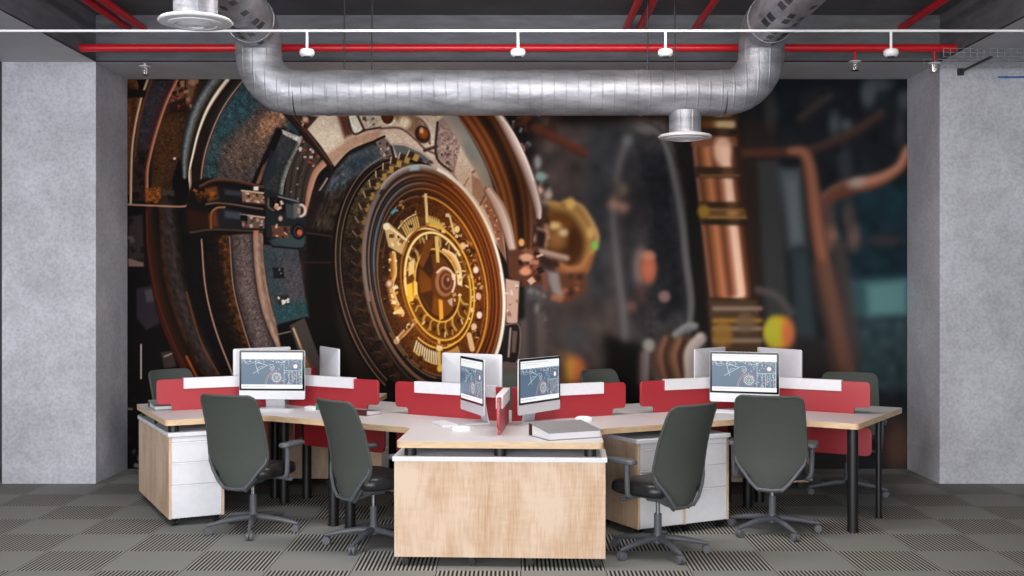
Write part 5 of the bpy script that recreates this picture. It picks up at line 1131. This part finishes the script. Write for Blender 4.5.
# ------------------------------------------------------------------ monitors, keyboards, mice, binders
def emit(name, col, k):
    m = bpy.data.materials.new(name); m.use_nodes = True; b = m.node_tree.nodes['Principled BSDF']
    b.inputs['Base Color'].default_value = (0.01, 0.01, 0.01, 1); b.inputs['Emission Color'].default_value = lin(col); b.inputs['Emission Strength'].default_value = k
    b.inputs['Roughness'].default_value = .3; return m
M_LIT = [emit('lit_white', (246, 247, 248), 1.0), emit('lit_blue', (82, 110, 134), .95), emit('lit_line', (214, 224, 230), .95), emit('lit_pink', (222, 120, 132), .95), emit('lit_grey', (200, 202, 206), .95), emit('lit_yellow', (226, 214, 150), .95)]
def make_monitor():
    t = thing('monitor', 'monitor', 'monitor', (0, 0, Z_TOP), 0, 'desktop computers')
    W, z0, z1, zc = .52, .074, .456, .142
    # stand
    b = MB().box((0, .02, .003), (.19, .17, .006))
    vs = []
    for y, z in ((.105, .004), (.075, .16), (.045, .20)): vs += [(-.075, y, z), (.075, y, z), (.075, y - .008, z), (-.075, y - .008, z)]
    fs = []
    for i in range(2):
        for j in range(4): fs.append((i * 4 + j, i * 4 + (j + 1) % 4, i * 4 + 4 + (j + 1) % 4, i * 4 + 4 + j))
    fs += [(3, 2, 1, 0), (8, 9, 10, 11)]
    b.add(vs, fs); b.build('stand', M_ALU, t, bevel=.002)
    # shell: flat front, bulged back, rounded corners
    out = rounded([(-W / 2, z0), (W / 2, z0), (W / 2, z1), (-W / 2, z1)], .014, 5)
    cx, cz = 0, (z0 + z1) / 2; vs, fs = [], []; k = len(out)
    lev = [(1.0, 0.0), (1.0, .010), (.97, .016), (.8, .026), (.5, .036), (.2, .040)]
    for s, y in lev: vs += [(cx + x * s, y, cz + (z - cz) * s) for x, z in out]
    for i in range(len(lev) - 1):
        for j in range(k): fs.append((i * k + j, i * k + (j + 1) % k, (i + 1) * k + (j + 1) % k, (i + 1) * k + j))
    fs.append(tuple(range(k))); fs.append(tuple(range((len(lev) - 1) * k, len(lev) * k)))
    MB().add(vs, fs).build('shell', M_ALU, t, angle=50)
    M = Matrix.Rotation(R(90), 4, 'X')
    g = rounded([(-W / 2 + .002, zc), (W / 2 - .002, zc), (W / 2 - .002, z1 - .002), (-W / 2 + .002, z1 - .002)], [.002, .002, .012, .012], 4)
    gl = MB().prism(g, .0002, .0022, M).build('bezel', M_BEZEL, t)
    # picture: toolbar, blue drawing sheet, status strip and the linework
    s = MB(); sx0, sx1, sz0, sz1 = -W / 2 + .018, W / 2 - .018, zc + .015, z1 - .018
    def P(u, v): return (sx0 + u * (sx1 - sx0), sz1 - v * (sz1 - sz0))
    def rect(u0, v0, u1, v1, m, h):
        s.m = m; (a, b_), (c, d) = P(u0, v0), P(u1, v1)
        s.add([(a, -h, d), (c, -h, d), (c, -h, b_), (a, -h, b_)], [(0, 1, 2, 3)])
    def seg(pts, m, w, h=.0036):
        s.m = m; q = [P(*p) for p in pts]
        for (x1, y1), (x2, y2) in zip(q, q[1:]):
            d = Vector((x2 - x1, y2 - y1)); 
            if d.length < 1e-6: continue
            d.normalize(); nx, ny = -d.y * w / 2, d.x * w / 2; ex, ey = d.x * w * .3, d.y * w * .3
            s.add([(x1 - nx - ex, -h, y1 - ny - ey), (x2 - nx + ex, -h, y2 - ny + ey), (x2 + nx + ex, -h, y2 + ny + ey), (x1 + nx - ex, -h, y1 + ny - ey)], [(0, 1, 2, 3)])
    AS = (sx1 - sx0) / (sz1 - sz0)
    def circ(u, v, r, m, w, a0=0, a1=360, n=24, h=.0036): seg([(u + r * math.cos(R(a0 + (a1 - a0) * i / n)) / AS, v + r * math.sin(R(a0 + (a1 - a0) * i / n))) for i in range(n + 1)], m, w, h)
    rect(0, 0, 1, 1, 0, .0026); rect(0, .187, 1, .885, 1, .0030)
    rect(0, .035, .72, .05, 4, .0031); rect(.1, .09, .5, .1, 4, .0031); rect(.02, .93, .4, .945, 4, .0031)
    L = .0032
    seg([(.22, .25), (.28, .58)], 2, L); seg([(.19, .58), (.42, .36)], 2, L); seg([(.22, .25), (.44, .36)], 2, L); seg([(.24, .31), (.31, .28), (.38, .34)], 2, L * .8); seg([(.25, .48), (.30, .40), (.36, .38)], 2, L * .8)
    seg([(.01, .25), (.05, .22), (.09, .27), (.14, .25), (.2, .28)], 2, L * .8); seg([(.01, .23), (.01, .30)], 2, L * .8); seg([(.06, .30), (.12, .32), (.17, .30)], 2, L * .6)
    for k in range(10): seg([(.02 + k * .1, .195 + .012 * (k % 2)), (.07 + k * .1, .2)], 2, L * .7)
    seg([(.45, .33), (.52, .33), (.54, .42), (.50, .50), (.47, .44), (.53, .38)], 2, L * .9); seg([(.46, .36), (.53, .46)], 2, L * .7)
    circ(.66, .90, .47, 3, L * 1.1, 182, 245); circ(.66, .90, .43, 2, L * .5, 182, 240)
    circ(.575, .69, .155, 3, L); circ(.575, .69, .115, 2, L * 1.5); circ(.575, .69, .075, 2, L * .9); circ(.575, .69, .03, 5, L * 1.6, 0, 360, 10)
    for k in range(12): a = R(30 * k); seg([(.575 + .10 * math.cos(a) / AS, .69 + .10 * math.sin(a)), (.575 + .135 * math.cos(a) / AS, .69 + .135 * math.sin(a))], 2, L * 1.2)
    seg([(.60, .25), (.68, .28), (.70, .22)], 2, L * .9); seg([(.70, .24), (.70, .88)], 2, L * .9); seg([(.70, .50), (.99, .50)], 2, L * .9); seg([(.70, .55), (.84, .52)], 2, L * .6)
    circ(.885, .38, .065, 3, L * .8); circ(.885, .38, .042, 0, L * 2.2, 0, 360, 14); circ(.885, .38, .016, 0, L * 2, 0, 360, 8)
    circ(.64, .72, .24, 3, L * .8, -30, 40); circ(.62, .72, .28, 2, L * .8, -30, 38)
    for u in (.78, .83, .90, .955): seg([(u, .52), (u, .88)], 2, L * .8)
    seg([(.985, .2), (.985, .88)], 2, L * 1.2); seg([(.865, .56), (.865, .75)], 5, L * .9); seg([(.845, .6), (.845, .82)], 3, L * .8); seg([(.93, .6), (.93, .8)], 3, L * .6)
    r = random.Random(4)
    for _ in range(110):
        u, v = r.uniform(.56, .98), r.uniform(.2, .87)
        if r.random() < .35: u = r.uniform(.02, .98); v = r.uniform(.195, .26)
        a = r.choice((0, 90, 90, 45)); l = r.uniform(.008, .03)
        seg([(u, v), (u + l * math.cos(R(a)), v + l * 1.6 * math.sin(R(a)))], 2 if r.random() < .9 else 3, L * r.uniform(.6, 1.2), .0034)
    o = s.build('screen', M_LIT, gl, fix=False, angle=180)
    for p in o.data.polygons: p.use_smooth = False
    o['label'] = 'lit display with a white and pink technical drawing on blue'
    return t
mon0 = make_monitor()
def monitor(x, y, yaw, label, first=[True]):
    if first[0]: first[0] = False; mon0.location = (x, y, Z_TOP); mon0.rotation_euler = (0, 0, R(yaw)); mon0['label'] = label; return mon0
    return dup(mon0, (x, y, Z_TOP), R(yaw), label)
# yaw 0 shows the display to the camera
monitor(-1.868, 8.74, -4, 'white monitor on the left desk with its drawing facing the camera')
monitor(1.757, 8.50, -20, 'white monitor on the right desk with its drawing facing the camera')
monitor(-.28, 7.81, -70, 'white monitor left of the edge-on red screen, turned sideways to the left')
monitor(.195, 7.83, 55, 'white monitor right of the edge-on red screen, behind the big binder')
monitor(-2.03, 9.12, 180 + 42, 'white monitor seen from behind, just left behind the left lit monitor')
monitor(-1.48, 9.15, 180 - 64, 'white monitor seen nearly edge-on behind the left desk screen')
monitor(-.295, 8.30, 180 - 30, 'white monitor seen from behind in the middle, in front of the dial')
monitor(1.60, 9.10, 180 + 52, 'white monitor seen from behind, left behind the right lit monitor')
monitor(2.145, 9.00, 180 - 62, 'white monitor seen from behind, right behind the right lit monitor')

def at(px, py, z=Z_TOP):
    d = F_PX * (CAM_H - z) / (py - 288); return ((px - 512) / F_PX * d, d)
def keyboard(px, py, rz, label):
    x, y = at(px, py); t = thing('keyboard', label, 'keyboard', (x, y, Z_TOP), R(rz), 'keyboards')
    pl = rounded([(-.14, -.057), (.14, -.057), (.14, .057), (-.14, .057)], .01, 4)
    b = MB(); k = len(pl); vs = [(x, y, 0) for x, y in pl] + [(x, y, .006 + (y + .057) * .06) for x, y in pl]
    b.add(vs, [tuple(range(k))[::-1], tuple(range(k, 2 * k))] + [(i, (i + 1) % k, k + (i + 1) % k, k + i) for i in range(k)]).build('body', M_ALU, t)
    for r_ in range(5):
        q = MB(); n = 13 if r_ < 4 else 7
        for i in range(n):
            w = .268 / n; y = .042 - r_ * .0205; x = -.134 + w * (i + .5)
            q.box((x, y, .0075 + (y + .057) * .06), (w - .003, .0165, .003))
        q.build('key_row', M_WHITE, t)
def mouse(px, py, rz, label):
    x, y = at(px, py); t = thing('mouse', label, 'mouse', (x, y, Z_TOP), R(rz), 'computer mice')
    out = [(.038 * math.copysign(abs(math.cos(a)) ** .75, math.cos(a)), .068 * math.copysign(abs(math.sin(a)) ** .75, math.sin(a))) for a in [2 * math.pi * i / 24 for i in range(24)]]
    vs, fs = [], []; lev = [(.94, 0), (1, .007), (.96, .016), (.84, .024), (.6, .030), (.3, .0325)]
    for s, z in lev: vs += [(x * s, y * s, z) for x, y in out]
    for i in range(len(lev) - 1):
        for j in range(24): fs.append((i * 24 + j, i * 24 + (j + 1) % 24, (i + 1) * 24 + (j + 1) % 24, (i + 1) * 24 + j))
    fs.append(tuple(range(24))[::-1]); fs.append(tuple(range((len(lev) - 1) * 24, len(lev) * 24)))
    MB().add(vs, fs).build('shell', M_WHITE, t, angle=60)
    MB().box((0, .012, .0315), (.006, .014, .004)).build('scroll_wheel', M_WHITEP, t, bevel=.001)
keyboard(275, 411.5, -4, 'white keyboard in front of the left lit monitor')
keyboard(722, 412, -20, 'white keyboard in front of the right lit monitor')
keyboard(444, 424.5, -68, 'white keyboard left of the middle, in front of the red screen')
mouse(311.5, 410, 60, 'white mouse on the left desk beside the keyboard')
mouse(461, 430.5, -78, 'white mouse left of the edge-on red screen, beside the keyboard')
mouse(584, 420.5, 70, 'white mouse behind the big grey binder, in front of the red screen')

def binder(x, y, rz, w, d, h, label, cover, edge):
    t = thing('ring_binder', label, 'binder', (x, y, Z_TOP), rz, 'ring binders')
    hf = h * .58                                   # the opening side lies lower than the spine
    M = Matrix(((0, 0, 1, 0), (1, 0, 0, 0), (0, 1, 0, 0), (0, 0, 0, 1)))
    c = MB().box((0, 0, .002), (w, d, .004)); c.prism([(-d / 2, hf - .004), (d / 2, h - .004), (d / 2, h), (-d / 2, hf)], -w / 2, w / 2, M)
    c.build('cover', cover, t, bevel=.001)
    MB().box((0, d / 2 - .003, h / 2), (w, .006, h - .006)).build('spine', edge, t, bevel=.001)
    MB().prism([(-d / 2 + .012, .0045), (d / 2 - .03, .0045), (d / 2 - .03, h - .014), (-d / 2 + .012, hf - .0055)], -w / 2 + .01, w / 2 - .01, M).build('pages', M_PAGES, t)
    for sx in (-1, 1): MB().box((sx * (w / 2 - .0015), d / 2 - .0065, h / 2), (.003, .012, h - .012)).build('spine_edge', edge, t)
    return t
binder(.337, 7.105, R(25), .375, .285, .084, 'big grey ring binder lying on the front of the middle desk', M_COVER, M_SPINE)
binder(-2.715, 8.80, R(27.4), .22, .28, .055, 'grey ring binder lying behind the end of the far left red screen', M_COVER, M_SPINE)
binder(-1.12, 8.37, R(-34 + 180), .24, .19, .05, 'dark red ring binder on the left desk, behind the back of the turned chair', M_COVER, M_DARKCOVER)
